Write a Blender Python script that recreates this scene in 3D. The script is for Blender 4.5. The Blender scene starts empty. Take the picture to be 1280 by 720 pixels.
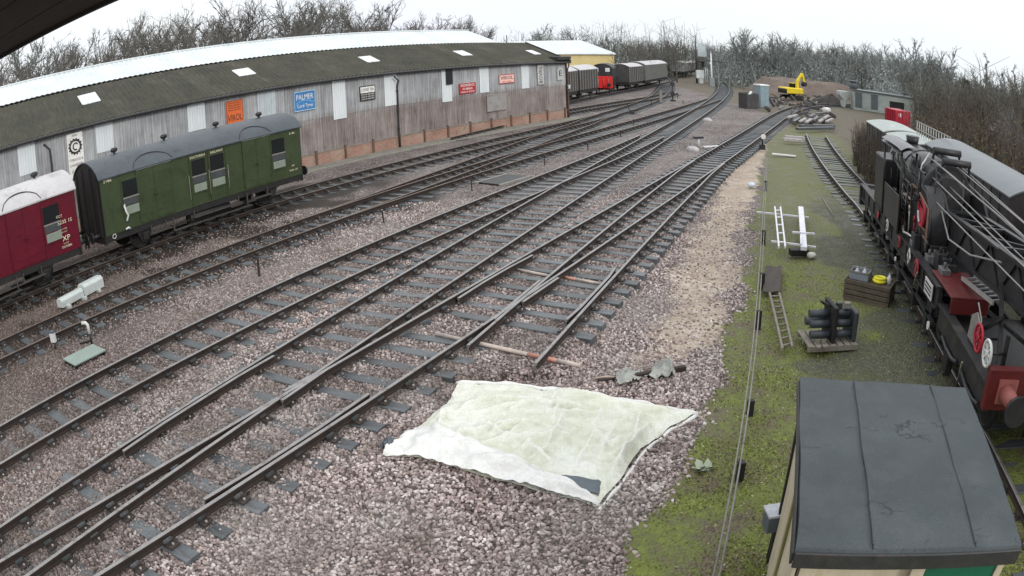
import bpy, bmesh, math, random
import numpy as np
from mathutils import Vector, Matrix
random.seed(7)
RNG = np.random.default_rng(11)
PI = math.pi
scene = bpy.context.scene
COL = scene.collection
# ------------------------------------------------------------------ lens of the yard camera (wide angle, barrel distortion)
FPX, K3, PITCH, ROLL, CAMH = 930.74, 0.2253, 0.33327, -0.039654, 5.581
def ray(px, py):
    x, y = px - 640.0, 360.0 - py
    rr = math.hypot(x, y); r = rr / FPX
    th = r + K3 * r ** 3
    s = math.sin(th) / max(rr, 1e-9)
    dx, dy, f = x * s, y * s, math.cos(th)
    c, sn = math.cos(ROLL), math.sin(ROLL)
    dx, dy = c * dx - sn * dy, sn * dx + c * dy
    cp, sp = math.cos(PITCH), math.sin(PITCH)
    return Vector((dx, f * cp + dy * sp, -f * sp + dy * cp))
def at(px, py, z=0.0):
    """the point of the yard, at height z, that the photo shows at a pixel"""
    d = ray(px, py); t = (z - CAMH) / d.z
    return Vector((d.x * t, d.y * t, z))
# ------------------------------------------------------------------ node helpers
class NT:
    def __init__(self, name):
        self.m = bpy.data.materials.new(name); self.m.use_nodes = True
        self.t = self.m.node_tree; self.n = self.t.nodes; self.l = self.t.links
        self.n.clear()
        self.out = self.n.new('ShaderNodeOutputMaterial')
        self.b = self.n.new('ShaderNodeBsdfPrincipled')
        self.l.new(self.b.outputs[0], self.out.inputs[0])
    def node(self, ty, **k):
        x = self.n.new(ty)
        for a, v in k.items():
            if a in x.bl_rna.properties: setattr(x, a, v)
            else: x.inputs[a].default_value = v
        return x
    def link(self, a, b): self.l.new(a, b)
    def coord(self, kind='Object', scale=(1, 1, 1)):
        tc = self.node('ShaderNodeTexCoord')
        mp = self.node('ShaderNodeMapping'); mp.inputs['Scale'].default_value = scale
        self.link(tc.outputs[kind], mp.inputs[0]); return mp.outputs[0]
    def world(self, scale=(1, 1, 1)):
        g = self.node('ShaderNodeNewGeometry')
        mp = self.node('ShaderNodeMapping'); mp.inputs['Scale'].default_value = scale
        self.link(g.outputs['Position'], mp.inputs[0]); return mp.outputs[0]
    def noise(self, vec, scale, detail=4, rough=.55):
        x = self.node('ShaderNodeTexNoise'); x.inputs['Scale'].default_value = scale
        x.inputs['Detail'].default_value = detail; x.inputs['Roughness'].default_value = rough
        self.link(vec, x.inputs['Vector']); return x.outputs['Fac']
    def ramp(self, fac, stops, interp='LINEAR'):
        r = self.node('ShaderNodeValToRGB'); r.color_ramp.interpolation = interp
        e = r.color_ramp.elements
        while len(e) < len(stops): e.new(.5)
        for q, (p, c) in zip(e, stops):
            q.position = p; q.color = tuple(c) + (1,) if len(c) == 3 else c
        self.link(fac, r.inputs[0]); return r.outputs[0]
    def mix(self, fac, a, b, blend='MIX'):
        x = self.node('ShaderNodeMix'); x.data_type = 'RGBA'; x.blend_type = blend
        for s, v in ((x.inputs[0], fac), (x.inputs[6], a), (x.inputs[7], b)):
            if hasattr(v, 'is_linked'): self.link(v, s)
            elif isinstance(v, (int, float)): s.default_value = v
            else: s.default_value = tuple(v) + (1,) if len(v) == 3 else v
        return x.outputs[2]
    def math(self, op, a, b=0.0, clamp=False):
        x = self.node('ShaderNodeMath'); x.operation = op; x.use_clamp = clamp
        for s, v in ((x.inputs[0], a), (x.inputs[1], b)):
            if hasattr(v, 'is_linked'): self.link(v, s)
            else: s.default_value = v
        return x.outputs[0]
    def bump(self, h, strength=.3, dist=.01, normal=None):
        x = self.node('ShaderNodeBump'); x.inputs['Strength'].default_value = strength; x.inputs['Distance'].default_value = dist
        self.link(h, x.inputs['Height'])
        if normal is not None: self.link(normal, x.inputs['Normal'])
        return x.outputs[0]
    def attr(self, name):
        x = self.node('ShaderNodeAttribute'); x.attribute_name = name; return x.outputs['Fac']
    def set(self, **k):
        for a, v in k.items():
            s = self.b.inputs[a]
            if hasattr(v, 'is_linked'): self.link(v, s)
            elif isinstance(v, (tuple, list)) and len(v) == 3: s.default_value = tuple(v) + (1,)
            else: s.default_value = v
        return self.m
def sc(c, k): return tuple(min(1, x * k) for x in c)
def paint(name, c, rough=.5, var=.35, scale=3.0, grime=None, gamt=.5, metal=0.0, bump=.15, bscale=60, bdist=.004, space='Object', stretch=(1, 1, 1), spec=.4, rand=0.0):
    """weathered paint / metal / wood: large and small blotches of tone, grime, fine bump"""
    N = NT(name); v = N.coord(space, stretch) if space != 'World' else N.world(stretch)
    a = N.noise(v, scale, 6, .65); b = N.noise(v, scale * 9, 3, .6)
    f = N.math('MULTIPLY_ADD', a, .7); 
    f = N.math('ADD', N.math('MULTIPLY', a, .65), N.math('MULTIPLY', b, .35))
    col = N.ramp(f, [(.30, sc(c, 1 - var)), (.5, c), (.70, sc(c, 1 + var))])
    if grime is not None:
        g = N.noise(v, scale * 1.7, 8, .75)
        g = N.ramp(g, [(.52, (0, 0, 0)), (.66, (1, 1, 1))])
        col = N.mix(N.math('MULTIPLY', g, gamt), col, grime)
    if rand:
        oi = N.node('ShaderNodeObjectInfo')
        k = N.math('ADD', N.math('MULTIPLY', oi.outputs['Random'], 2 * rand), 1 - rand)
        hs = N.node('ShaderNodeHueSaturation'); N.link(col, hs.inputs['Color']); N.link(k, hs.inputs['Value']); col = hs.outputs[0]
    rg = N.math('ADD', N.math('MULTIPLY', b, .25), rough - .12, True)
    nb = N.noise(v, bscale, 4, .6)
    return N.set(**{'Base Color': col, 'Roughness': rg, 'Metallic': metal, 'Specular IOR Level': spec, 'Normal': N.bump(nb, bump, bdist)})
# ------------------------------------------------------------------ mesh builder
class MB:
    def __init__(self): self.v = []; self.f = []; self.mi = []; self.sm = []
    def add(self, vs, fs, mi=0, smooth=False):
        o = len(self.v); self.v += [tuple(p) for p in vs]
        for f in fs: self.f.append(tuple(i + o for i in f)); self.mi.append(mi); self.sm.append(smooth)
        return self
    def box(self, x0, x1, y0, y1, z0, z1, mi=0, M=None):
        p = [Vector((x, y, z)) for z in (z0, z1) for y in (y0, y1) for x in (x0, x1)]
        if M is not None: p = [M @ q for q in p]
        return self.add(p, [(0, 2, 3, 1), (4, 5, 7, 6), (0, 1, 5, 4), (2, 6, 7, 3), (0, 4, 6, 2), (1, 3, 7, 5)], mi)
    def bar(self, a, b, w, h, mi=0, up=(0, 0, 1)):
        a, b = Vector(a), Vector(b); d = (b - a); L = d.length; d.normalize()
        s = d.cross(Vector(up)); 
        if s.length < 1e-5: s = d.cross(Vector((1, 0, 0)))
        s.normalize(); u = s.cross(d)
        M = Matrix((( d.x, s.x, u.x, a.x), (d.y, s.y, u.y, a.y), (d.z, s.z, u.z, a.z), (0, 0, 0, 1)))
        return self.box(0, L, -w / 2, w / 2, -h / 2, h / 2, mi, M)
    def tube(self, pts, r, n=8, mi=0, caps=True, closed=False):
        pts = [Vector(p) for p in pts]; m = len(pts)
        rs = r if isinstance(r, (list, tuple)) else [r] * m
        vs = []; prev = None
        for i, p in enumerate(pts):
            a = pts[i - 1] if (i > 0 or closed) else p
            b = pts[(i + 1) % m] if (i < m - 1 or closed) else p
            d = (b - a); d = d.normalized() if d.length > 1e-9 else Vector((0, 0, 1))
            if prev is None:
                s = d.cross(Vector((0, 0, 1)))
                if s.length < 1e-3: s = d.cross(Vector((0, 1, 0)))
            else: s = prev - d * prev.dot(d)
            s.normalize(); prev = s; u = d.cross(s)
            for k in range(n):
                an = 2 * PI * k / n; vs.append(p + (s * math.cos(an) + u * math.sin(an)) * rs[i])
        fs = []
        for i in range(m if closed else m - 1):
            j = (i + 1) % m
            for k in range(n): fs.append((i * n + k, i * n + (k + 1) % n, j * n + (k + 1) % n, j * n + k))
        self.add(vs, fs, mi, True)
        if caps and not closed:
            o = len(self.v) - len(vs)
            self.f += [tuple(o + k for k in range(n))[::-1], tuple(o + (m - 1) * n + k for k in range(n))]; self.mi += [mi, mi]; self.sm += [False, False]
        return self
    def cyl(self, a, b, r, n=16, mi=0, r2=None): return self.tube([a, b], [r, r if r2 is None else r2], n, mi)
    def prism(self, poly, axis, a0, a1, mi=0, M=None):
        """polygon of 2-D points pushed along an axis ('x': poly=(y,z); 'y': (x,z); 'z': (x,y))"""
        def P(q, a): return {'x': (a, q[0], q[1]), 'y': (q[0], a, q[1]), 'z': (q[0], q[1], a)}[axis]
        n = len(poly); vs = [Vector(P(q, a0)) for q in poly] + [Vector(P(q, a1)) for q in poly]
        if M is not None: vs = [M @ q for q in vs]
        return self.add(vs, [tuple(range(n))[::-1], tuple(range(n, 2 * n))] + [(i, (i + 1) % n, n + (i + 1) % n, n + i) for i in range(n)], mi)
    def loft(self, rows, mi=0, smooth=True, close=False):
        n = len(rows[0]); vs = [p for r in rows for p in r]; fs = []
        for i in range(len(rows) - 1):
            for k in range(n if close else n - 1):
                k2 = (k + 1) % n; fs.append((i * n + k, i * n + k2, (i + 1) * n + k2, (i + 1) * n + k))
        return self.add(vs, fs, mi, smooth)
    def disc(self, c, axis, r, th, n=20, mi=0):
        c = Vector(c); ax = Vector(axis).normalized(); return self.cyl(c - ax * th / 2, c + ax * th / 2, r, n, mi)
    def ring(self, c, axis, r, rr, n=24, m=6, mi=0):
        c = Vector(c); ax = Vector(axis).normalized(); s = ax.cross(Vector((0, 0, 1)))
        if s.length < 1e-3: s = ax.cross(Vector((0, 1, 0)))
        s.normalize(); u = ax.cross(s)
        return self.tube([c + (s * math.cos(2 * PI * k / n) + u * math.sin(2 * PI * k / n)) * r for k in range(n)], rr, m, mi, False, True)
    def mesh(self, name, mats, recalc=True):
        me = bpy.data.meshes.new(name); me.from_pydata(self.v, [], self.f)
        for m in (mats if isinstance(mats, (list, tuple)) else [mats]): me.materials.append(m)
        me.polygons.foreach_set('material_index', self.mi); me.polygons.foreach_set('use_smooth', self.sm)
        if recalc:
            bm = bmesh.new(); bm.from_mesh(me); bmesh.ops.recalc_face_normals(bm, faces=bm.faces); bm.to_mesh(me); bm.free()
        me.update(); return me
    def build(self, name, mats, parent=None, bevel=0, recalc=True):
        me = self.mesh(name, mats, recalc)
        if bevel:
            bm = bmesh.new(); bm.from_mesh(me)
            ed = [e for e in bm.edges if len(e.link_faces) == 2 and e.calc_face_angle(0) > .6]
            bmesh.ops.bevel(bm, geom=ed, offset=bevel, segments=1, affect='EDGES', clamp_overlap=True)
            bm.to_mesh(me); bm.free()
        return link(name, me, parent)
def link(name, me, parent=None):
    o = bpy.data.objects.new(name, me); COL.objects.link(o)
    if parent is not None: o.parent = parent
    return o
def tag(o, label=None, cat=None, group=None, kind=None):
    if label: o['label'] = label
    if cat: o['category'] = cat
    if group: o['group'] = group
    if kind: o['kind'] = kind
    return o
def thing(name, label, cat, loc=(0, 0, 0), rz=0.0, group=None):
    o = bpy.data.objects.new(name, None); COL.objects.link(o); o.empty_display_size = .2
    o.location = loc; o.rotation_euler = (0, 0, rz)
    return tag(o, label, cat, group)
def dup(root, loc, rz, label=None, group=None, scale=None):
    r = root.copy(); COL.objects.link(r); r.location = loc; r.rotation_euler = (0, 0, rz)
    if scale is not None: r.scale = scale
    if label: r['label'] = label
    if group: r['group'] = group
    for ch in list(root.children):
        c = ch.copy(); COL.objects.link(c); c.parent = r
        for g in list(ch.children):
            e = g.copy(); COL.objects.link(e); e.parent = c
    return r
def text(name, s, size, M, mat, parent, width=None, label=None, depth=.003):
    cu = bpy.data.curves.new(name, 'FONT'); cu.body = s; cu.size = size; cu.align_x = 'CENTER'; cu.align_y = 'CENTER'; cu.extrude = depth; cu.resolution_u = 2
    tmp = bpy.data.objects.new('tmp', cu); COL.objects.link(tmp)
    bpy.context.view_layer.update()
    me = bpy.data.meshes.new_from_object(tmp.evaluated_get(bpy.context.evaluated_depsgraph_get()))
    bpy.data.objects.remove(tmp); bpy.data.curves.remove(cu)
    if width and len(me.vertices):
        xs = [v.co.x for v in me.vertices]; k = width / max(max(xs) - min(xs), 1e-6)
        me.transform(Matrix.Diagonal((k, 1, 1, 1)))
    me.transform(M); me.materials.clear(); me.materials.append(mat); me.name = name
    o = link(name, me, parent)
    if label: o['label'] = label
    return o
def face_M(origin, right, up):
    r = Vector(right).normalized(); u = Vector(up).normalized(); n = r.cross(u)
    return Matrix(((r.x, u.x, n.x, origin[0]), (r.y, u.y, n.y, origin[1]), (r.z, u.z, n.z, origin[2]), (0, 0, 0, 1)))
# ------------------------------------------------------------------ camera
cam = bpy.data.cameras.new('yard_camera'); camo = bpy.data.objects.new('yard_camera', cam); COL.objects.link(camo)
cam.type = 'PANO'
cy = getattr(cam, 'cycles', None)
for tgt in (cy, cam):
    if tgt is None: continue
    try:
        fm = FPX * 36.0 / 1280.0
        tgt.panorama_type = 'FISHEYE_LENS_POLYNOMIAL'
        tgt.fisheye_fov = math.radians(175)
        tgt.fisheye_polynomial_k0 = 0.0
        tgt.fisheye_polynomial_k1 = -1.0 / fm
        tgt.fisheye_polynomial_k2 = 0.0
        tgt.fisheye_polynomial_k3 = -K3 / fm ** 3
        tgt.fisheye_polynomial_k4 = 0.0
    except Exception as ex:
        print('camera attr', ex)
cam.sensor_width = 36.0; cam.sensor_fit = 'HORIZONTAL'; cam.clip_start = .05; cam.clip_end = 3000
camo.location = (0, 0, CAMH)
camo.rotation_mode = 'QUATERNION'
camo.matrix_world = Matrix.Translation((0, 0, CAMH)) @ Matrix.Rotation(PI / 2 - PITCH, 4, 'X') @ Matrix.Rotation(ROLL, 4, 'Z')
scene.camera = camo
# ------------------------------------------------------------------ overcast winter daylight
w = bpy.data.worlds.new('World'); scene.world = w; w.use_nodes = True
nt = w.node_tree; nt.nodes.clear()
wo = nt.nodes.new('ShaderNodeOutputWorld'); bg = nt.nodes.new('ShaderNodeBackground'); nt.links.new(bg.outputs[0], wo.inputs[0])
sky = nt.nodes.new('ShaderNodeTexSky'); sky.sky_type = 'NISHITA'; sky.sun_disc = False
sky.sun_elevation = math.radians(24); sky.sun_rotation = math.radians(150); sky.air_density = 1.0; sky.dust_density = 4.0; sky.ozone_density = 1.0
# thick cloud: the blue sky shows only as a faint tint through a bright, slightly uneven cloud sheet
tc = nt.nodes.new('ShaderNodeTexCoord'); sp = nt.nodes.new('ShaderNodeSeparateXYZ'); nt.links.new(tc.outputs['Generated'], sp.inputs[0])
ns = nt.nodes.new('ShaderNodeTexNoise'); ns.inputs['Scale'].default_value = 2.2; ns.inputs['Detail'].default_value = 5; nt.links.new(tc.outputs['Generated'], ns.inputs['Vector'])
cr = nt.nodes.new('ShaderNodeValToRGB'); cr.color_ramp.elements[0].position = 0.0; cr.color_ramp.elements[0].color = (9.0, 9.4, 9.9, 1); cr.color_ramp.elements[1].position = .9; cr.color_ramp.elements[1].color = (15.6, 15.9, 16.2, 1)
nt.links.new(sp.outputs['Z'], cr.inputs[0])
mv = nt.nodes.new('ShaderNodeMix'); mv.data_type = 'RGBA'; mv.blend_type = 'MULTIPLY'; mv.inputs[0].default_value = .15
nt.links.new(cr.outputs[0], mv.inputs[6]); nt.links.new(ns.outputs['Color'], mv.inputs[7])
mx = nt.nodes.new('ShaderNodeMix'); mx.data_type = 'RGBA'; mx.inputs[0].default_value = .93
nt.links.new(sky.outputs[0], mx.inputs[6]); nt.links.new(mv.outputs[2], mx.inputs[7]); nt.links.new(mx.outputs[2], bg.inputs[0])
bg.inputs[1].default_value = 0.12
sun = bpy.data.lights.new('sun', 'SUN'); sun.energy = 1.4; sun.angle = math.radians(12); sun.color = (1, .97, .92)
so = bpy.data.objects.new('sun', sun); COL.objects.link(so)
so.rotation_euler = (math.radians(66), 0, math.radians(-30))
so.rotation_euler = Vector((math.sin(math.radians(150)) * -math.cos(math.radians(24)) * -1, math.cos(math.radians(150)) * math.cos(math.radians(24)), math.sin(math.radians(24)))).to_track_quat('Z', 'Y').to_euler()
scene.view_settings.view_transform = 'Standard'; scene.view_settings.look = 'None'; scene.view_settings.exposure = 0; scene.view_settings.gamma = 1
# ================================================================== TRACK GEOMETRY
TR = {
 'T1': [(-10.05,-.55),(-7.35,5.47),(-6.3,7.78),(-5.26,10.08),(-4.22,12.39),(-3.18,14.71),(-2.15,17.02),(-1.12,19.34),(-0.1,21.66),(0.93,23.98),(1.95,26.3),(2.96,28.63),(3.98,30.95),(5.0,33.3),(6.11,35.86),(7.32,38.65),(8.64,41.69),(10.08,45.01),(11.64,48.62),(13.34,52.57),(15.18,56.87),(17.17,61.58),(19.3,66.73),(21.58,72.38),(23.98,78.59),(26.47,85.44),(28.98,93.05),(31.46,101.51),(33.84,110.94),(36.15,121.41),(38.62,132.86),(42.02,144.86)],
 'T2': [(-14.3,-1.2),(-12.1,3.5),(-9.86,8.11),(-8.75,10.38),(-7.61,12.62),(-6.43,14.84),(-5.24,17.04),(-4.02,19.24),(-2.79,21.42),(-1.56,23.6),(-0.32,25.78),(0.92,27.96),(2.14,30.15),(3.35,32.34),(4.59,34.64),(5.91,37.15),(7.3,39.93),(8.62,42.6)],
 'T3': [(-18.6,4.4),(-13.33,13.06),(-12.06,15.21),(-10.77,17.36),(-9.47,19.5),(-8.17,21.63),(-6.86,23.76),(-5.54,25.89),(-4.22,28.02),(-2.91,30.14),(-1.59,32.27),(-0.28,34.4),(1.06,36.59),(2.52,38.98),(4.09,41.6),(5.79,44.46),(7.63,47.59),(9.61,51.02),(11.73,54.78),(14.01,58.9),(16.44,63.42),(19.06,68.38),(21.83,73.75)],
 'S0': [(-25.5,3.3),(-20.1,11.95),(-14.66,20.9),(-10.11,28.05),(-8.57,30.23),(-7.05,32.32),(-5.56,34.4),(-4.1,36.47),(-2.68,38.52),(-1.16,40.8),(0.46,43.2),(2.17,45.84),(3.96,48.79),(5.84,52.06),(7.79,55.8),(9.81,59.95),(11.86,64.58),(13.91,69.73),(15.94,75.49),(18.12,82.82),(21.5,96),(25,112),(28,130)],
 'DC': [(-7.0,23.55),(-5.72,25.8),(-4.51,28.0),(-3.36,30.23),(-2.25,32.5),(-1.19,34.79),(-0.13,37.15),(1.0,39.74),(2.22,42.57),(3.55,45.65),(5.04,48.98),(6.3,52.3),(7.9,55.8)],
 'T0': [(-9.6,-.2),(-6.77,4.77),(-5.5,6.93),(-4.25,9.1),(-3.0,11.27),(-1.76,13.44),(-0.52,15.62),(0.72,17.8),(1.96,19.98),(3.2,22.16),(4.44,24.33),(5.68,26.51),(6.91,28.69),(8.15,30.87),(9.5,33.24),(10.96,35.83),(12.54,38.66),(14.26,41.75),(16.13,45.12),(18.15,48.8),(20.35,52.82),(22.78,57.18),(25.5,61.88),(28.67,66.87),(32.54,72.04),(37.5,76.6),(43,79.6)],
 'ST': [(-0.62,11.62),(-0.32,12.31),(0.7,14.63),(1.74,16.94),(2.79,19.24),(3.86,21.54),(4.93,23.83),(6.02,26.11),(7.11,28.38),(8.25,30.75),(9.55,33.2)],
 'K':  [(6.2,-1.0),(9.0,9.2),(11.2,15.7),(13.78,23.32),(14.44,25.73),(15.18,28.24),(16.01,30.96),(16.96,33.91),(18.06,37.11),(19.31,40.58),(20.75,44.33),(21.44,46.05)],
 'W0': [(-2.0,51.0),(0.2,55.5),(4.4,66.8),(8.2,74.9),(12.1,82.3),(15.4,88.6),(19.4,97),(24.5,109),(29,124)],
 'L0': [(-4,44.6),(-0.2,51),(4.71,58.34),(7.31,62.15),(10.15,66.3),(13.24,70.82),(16.3,75.9),(19,82)],
}
class Track:
    def __init__(self, pts):
        P = [np.array(p, float) for p in pts]
        P = [2 * P[0] - P[1]] + P + [2 * P[-1] - P[-2]]
        out = []
        for i in range(1, len(P) - 2):
            p0, p1, p2, p3 = P[i - 1:i + 3]; n = max(2, int(np.linalg.norm(p2 - p1) / .35))
            for k in range(n):
                t = k / n
                out.append(.5 * (2 * p1 + (p2 - p0) * t + (2 * p0 - 5 * p1 + 4 * p2 - p3) * t * t + (3 * p1 - p0 - 3 * p2 + p3) * t ** 3))
        out.append(P[-2]); self.p = np.array(out)
        for _ in range(6): self.p[1:-1] = .25 * self.p[:-2] + .5 * self.p[1:-1] + .25 * self.p[2:]
        self.s = np.r_[0, np.cumsum(np.linalg.norm(np.diff(self.p, axis=0), axis=1))]; self.L = self.s[-1]
    def c(self, s): return np.array([np.interp(s, self.s, self.p[:, 0]), np.interp(s, self.s, self.p[:, 1])])
    def d(self, s):
        q = self.c(min(s + .4, self.L)) - self.c(max(s - .4, 0)); return q / np.linalg.norm(q)
    def n(self, s): d = self.d(s); return np.array([d[1], -d[0]])          # to the right
    def near(self, q):
        i = int(np.argmin(((self.p - q) ** 2).sum(1))); return self.s[i], float(np.linalg.norm(self.p[i] - q))
    def rel(self, s, o):
        """signed offset (right positive) of track o from this one at s, None past its ends"""
        q = self.c(s); so, dd = o.near(q)
        if so <= .01 or so >= o.L - .01: return None
        return float((o.c(so) - q) @ self.n(s))
K = {k: Track(v) for k, v in TR.items()}
# ================================================================== GROUND
xs = np.concatenate([-np.geomspace(900, 16.2, 70), np.arange(-16, 14.01, .16), np.geomspace(14.3, 900, 80)])
ys = np.concatenate([np.array([-60, -30, -15, -8, -4, -1, 1, 2.2, 3.0]), np.arange(3.6, 30, .16), np.geomspace(30.2, 1400, 110)])
GX, GY = np.meshgrid(xs, ys)
def sstep(a, b, x): t = np.clip((x - a) / (b - a), 0, 1); return t * t * (3 - 2 * t)
def vnoise(x, y, s, seed=0):
    """cheap smooth value noise"""
    x = x / s; y = y / s; xi = np.floor(x).astype(int); yi = np.floor(y).astype(int); fx = x - xi; fy = y - yi
    fx = fx * fx * (3 - 2 * fx); fy = fy * fy * (3 - 2 * fy)
    def h(a, b):
        n = (a * 374761393 + b * 668265263 + seed * 974634777) & 0xffffffff
        n = ((n ^ (n >> 13)) * 1274126177) & 0xffffffff
        return ((n ^ (n >> 16)) & 0xffff) / 65535.0
    return (h(xi, yi) * (1 - fx) + h(xi + 1, yi) * fx) * (1 - fy) + (h(xi, yi + 1) * (1 - fx) + h(xi + 1, yi + 1) * fx) * fy
GB = np.array([(-.6, 2), (0.3, 5), (0.89, 6.33), (2.08, 8.71), (3.29, 11.16), (5.5, 16.3), (8.3, 23.6), (10.05, 27.22), (12.9, 34.5), (15.5, 41), (21, 51), (27, 60), (33, 68)])
def xg(y): return np.interp(y, GB[:, 1], GB[:, 0])
def dtrack(t, x, y, step=6):
    p = t.p[::step]; best = np.full(x.shape, 1e9)
    for q in p: best = np.minimum(best, (x - q[0]) ** 2 + (y - q[1]) ** 2)
    return np.sqrt(best)
n1 = vnoise(GX, GY, .9, 1) - .5; n2 = vnoise(GX, GY, .3, 2) - .5; n3 = vnoise(GX, GY, 2.7, 3) - .5
gl = GX - xg(GY) + n1 * .7 + n3 * .5 + n2 * .4
W_grass = sstep(-.15, .45, gl)
W_grass = np.where(GY > 64, np.clip(W_grass, 0, 1), W_grass)
dl = -(GX - xg(GY)) + n1 * .8 + n2 * .5
W_dirt = sstep(-.1, .35, dl) * (1 - sstep(1.3, 2.3, dl)) * sstep(9.5, 13.5, GY + n3 * 3) * (1 - sstep(38, 60, GY))
kx = np.interp(GY, [c[1] for c in TR['K']], [c[0] for c in TR['K']])
asl = (GX - xg(GY) - 2.3 + n3 * 2.2 + n1 * 1.2)
W_asph = sstep(0, .9, asl) * sstep(7, 9, GY) * (1 - sstep(24, 29, GY + n3 * 4)) * .9
dT3 = dtrack(K['T3'], GX, GY); dS0 = dtrack(K['S0'], GX, GY)
W_rust_shade = np.clip((1 - sstep(.9, 2.6, dT3 + n1)) * .9 + (1 - sstep(1.5, 3.4, dS0 + n1)) * 1.2, 0, 1) * (1 - sstep(24, 36, GX * .5 + GY))  # rust and oil stain, plus the shade by the vans painted in
W_brown = sstep(0, 7, -(GX + 6) + (14 - GY) * .25) * (1 - W_rust_shade * .5)
doff = np.full(GX.shape, 9.0)
for k_ in ('T1', 'T0', 'T2', 'ST'): doff = np.minimum(doff, np.where((GY < 34) & (np.abs(GX) < 16), dtrack(K[k_], np.clip(GX, -16, 16), np.clip(GY, 0, 34), 1), 9))
W_oil = np.clip((1 - sstep(.25, .6, doff + n2 * .3)) * .55 + np.exp(-((doff - .78) / .16) ** 2) * .8, 0, 1) * (.35 + .9 * vnoise(GX, GY, 1.3, 51))
W_wild = np.maximum(sstep(1.0, 3.5, GX - kx + n3) * sstep(20, 24, GY), sstep(52, 64, GY + n3 * 4) * sstep(-1, 2, gl))
# height: level yard, the ballast shoulder drops beside the outer turnout, gentle undulation, land falling away in the far distance
c0 = np.interp(GY, [c[1] for c in TR['ST']], [c[0] for c in TR['ST']])
ct = np.interp(GY, [c[1] for c in TR['T0']], [c[0] for c in TR['T0']])
cx_ = np.where(GY > 12, c0, ct); e = (GX - cx_) * .86
drop = np.where(GY > 11.8, .15, .045) * sstep(.85, 1.4, e) * (1 - sstep(36, 50, GY)) * (1 - sstep(-4.2, -2.0, GX - kx))
GZ = np.interp(GY, [9, 13, 17], [-.218, -.224, -.229]) - drop + .045 * n1 * np.interp(GY, [10, 16], [1, .5]) + .035 * n2 * .6 + .02 * n3
GZ = GZ + np.where(W_grass > .4, .02 * n2, 0)
rr = np.hypot(GX, GY); GZ -= np.clip((rr - 160) * .045, 0, 7.0)
GZ -= .012 * (1 - sstep(1.3, 1.9, np.abs(GX - kx))) * sstep(20, 24, GY)
GZ += sstep(20, 60, GX - 24 - GY * .35) * 1.6 * (1 - sstep(100, 140, rr))
ny, nx = GX.shape
vi = np.arange(ny * nx).reshape(ny, nx)
quads = np.stack([vi[:-1, :-1], vi[:-1, 1:], vi[1:, 1:], vi[1:, :-1]], -1).reshape(-1, 4)
def grid_mesh(name, quads, mat):
    used = np.unique(quads); rem = np.full(ny * nx, -1); rem[used] = np.arange(len(used))
    me = bpy.data.meshes.new(name)
    V = np.stack([GX.ravel()[used], GY.ravel()[used], GZ.ravel()[used]], -1).astype(np.float32)
    q = rem[quads].astype(np.int32)
    me.vertices.add(len(V)); me.vertices.foreach_set('co', V.ravel())
    me.loops.add(q.size); me.loops.foreach_set('vertex_index', q.ravel())
    me.polygons.add(len(q)); me.polygons.foreach_set('loop_start', np.arange(0, q.size, 4, dtype=np.int32)); me.polygons.foreach_set('loop_total', np.full(len(q), 4, np.int32))
    me.polygons.foreach_set('use_smooth', np.ones(len(q), bool))
    me.update(); me.validate()
    me.materials.append(mat)
    return me, used
def set_attr(me, name, vals):
    a = me.attributes.new(name, 'FLOAT', 'POINT'); a.data.foreach_set('value', np.asarray(vals, np.float32))
# ground material: ballast, trodden dirt, moss and grass, old tarmac, oil-stained rust and painted van shade between the far rails
N = NT('yard_ground'); P3 = N.world()
vo = N.node('ShaderNodeTexVoronoi'); vo.inputs['Scale'].default_value = 19.0; N.link(P3, vo.inputs['Vector'])
sep = N.node('ShaderNodeSeparateColor'); N.link(vo.outputs['Color'], sep.inputs[0])
STONE = [(0.0, (.085, .064, .060)), (.22, (.21, .162, .152)), (.5, (.345, .275, .258)), (.72, (.46, .38, .36)), (.9, (.62, .55, .525)), (1.0, (.76, .71, .68))]
stone = N.ramp(sep.outputs[0], [(0.0, (.06, .051, .048)), (.22, (.18, .147, .138)), (.5, (.32, .265, .248)), (.72, (.46, .395, .375)), (.9, (.63, .56, .54)), (1.0, (.80, .75, .73))])
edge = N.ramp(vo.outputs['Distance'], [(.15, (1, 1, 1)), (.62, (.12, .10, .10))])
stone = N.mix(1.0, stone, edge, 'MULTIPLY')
big = N.noise(P3, .35, 5, .6)
stone = N.mix(N.ramp(big, [(.42, (0, 0, 0)), (.62, (.45, .45, .45))]), stone, (.25, .225, .215), 'MIX')
stone = N.mix(N.math('MULTIPLY', N.attr('brown'), .8), stone, (.085, .058, .044), 'MIX')
fine = N.noise(P3, 9, 6, .7); med = N.noise(P3, 1.6, 6, .65); vfine = N.noise(P3, 60, 3, .6)
dirt = N.ramp(N.math('ADD', N.math('MULTIPLY', fine, .5), N.math('MULTIPLY', med, .5)), [(.32, (.17, .125, .095)), (.44, (.32, .245, .19)), (.54, (.44, .37, .29)), (.66, (.64, .59, .52))])
grass = N.ramp(N.math('ADD', N.math('MULTIPLY', fine, .45), N.math('MULTIPLY', med, .55)), [(.32, (.060, .048, .034)), (.41, (.125, .098, .066)), (.47, (.115, .125, .042)), (.55, (.14, .168, .036)), (.66, (.19, .23, .045)), (.80, (.28, .30, .10))])
leaf = N.ramp(vfine, [(.55, (0, 0, 0)), (.7, (1, 1, 1))])
grass = N.mix(N.math('MULTIPLY', leaf, .35), grass, (.26, .22, .15))
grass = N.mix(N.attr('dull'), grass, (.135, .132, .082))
asph = N.ramp(N.math('ADD', N.math('MULTIPLY', fine, .55), N.math('MULTIPLY', vfine, .45)), [(.36, (.024, .026, .020)), (.48, (.062, .064, .046)), (.58, (.105, .105, .078)), (.68, (.22, .20, .15))])
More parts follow.
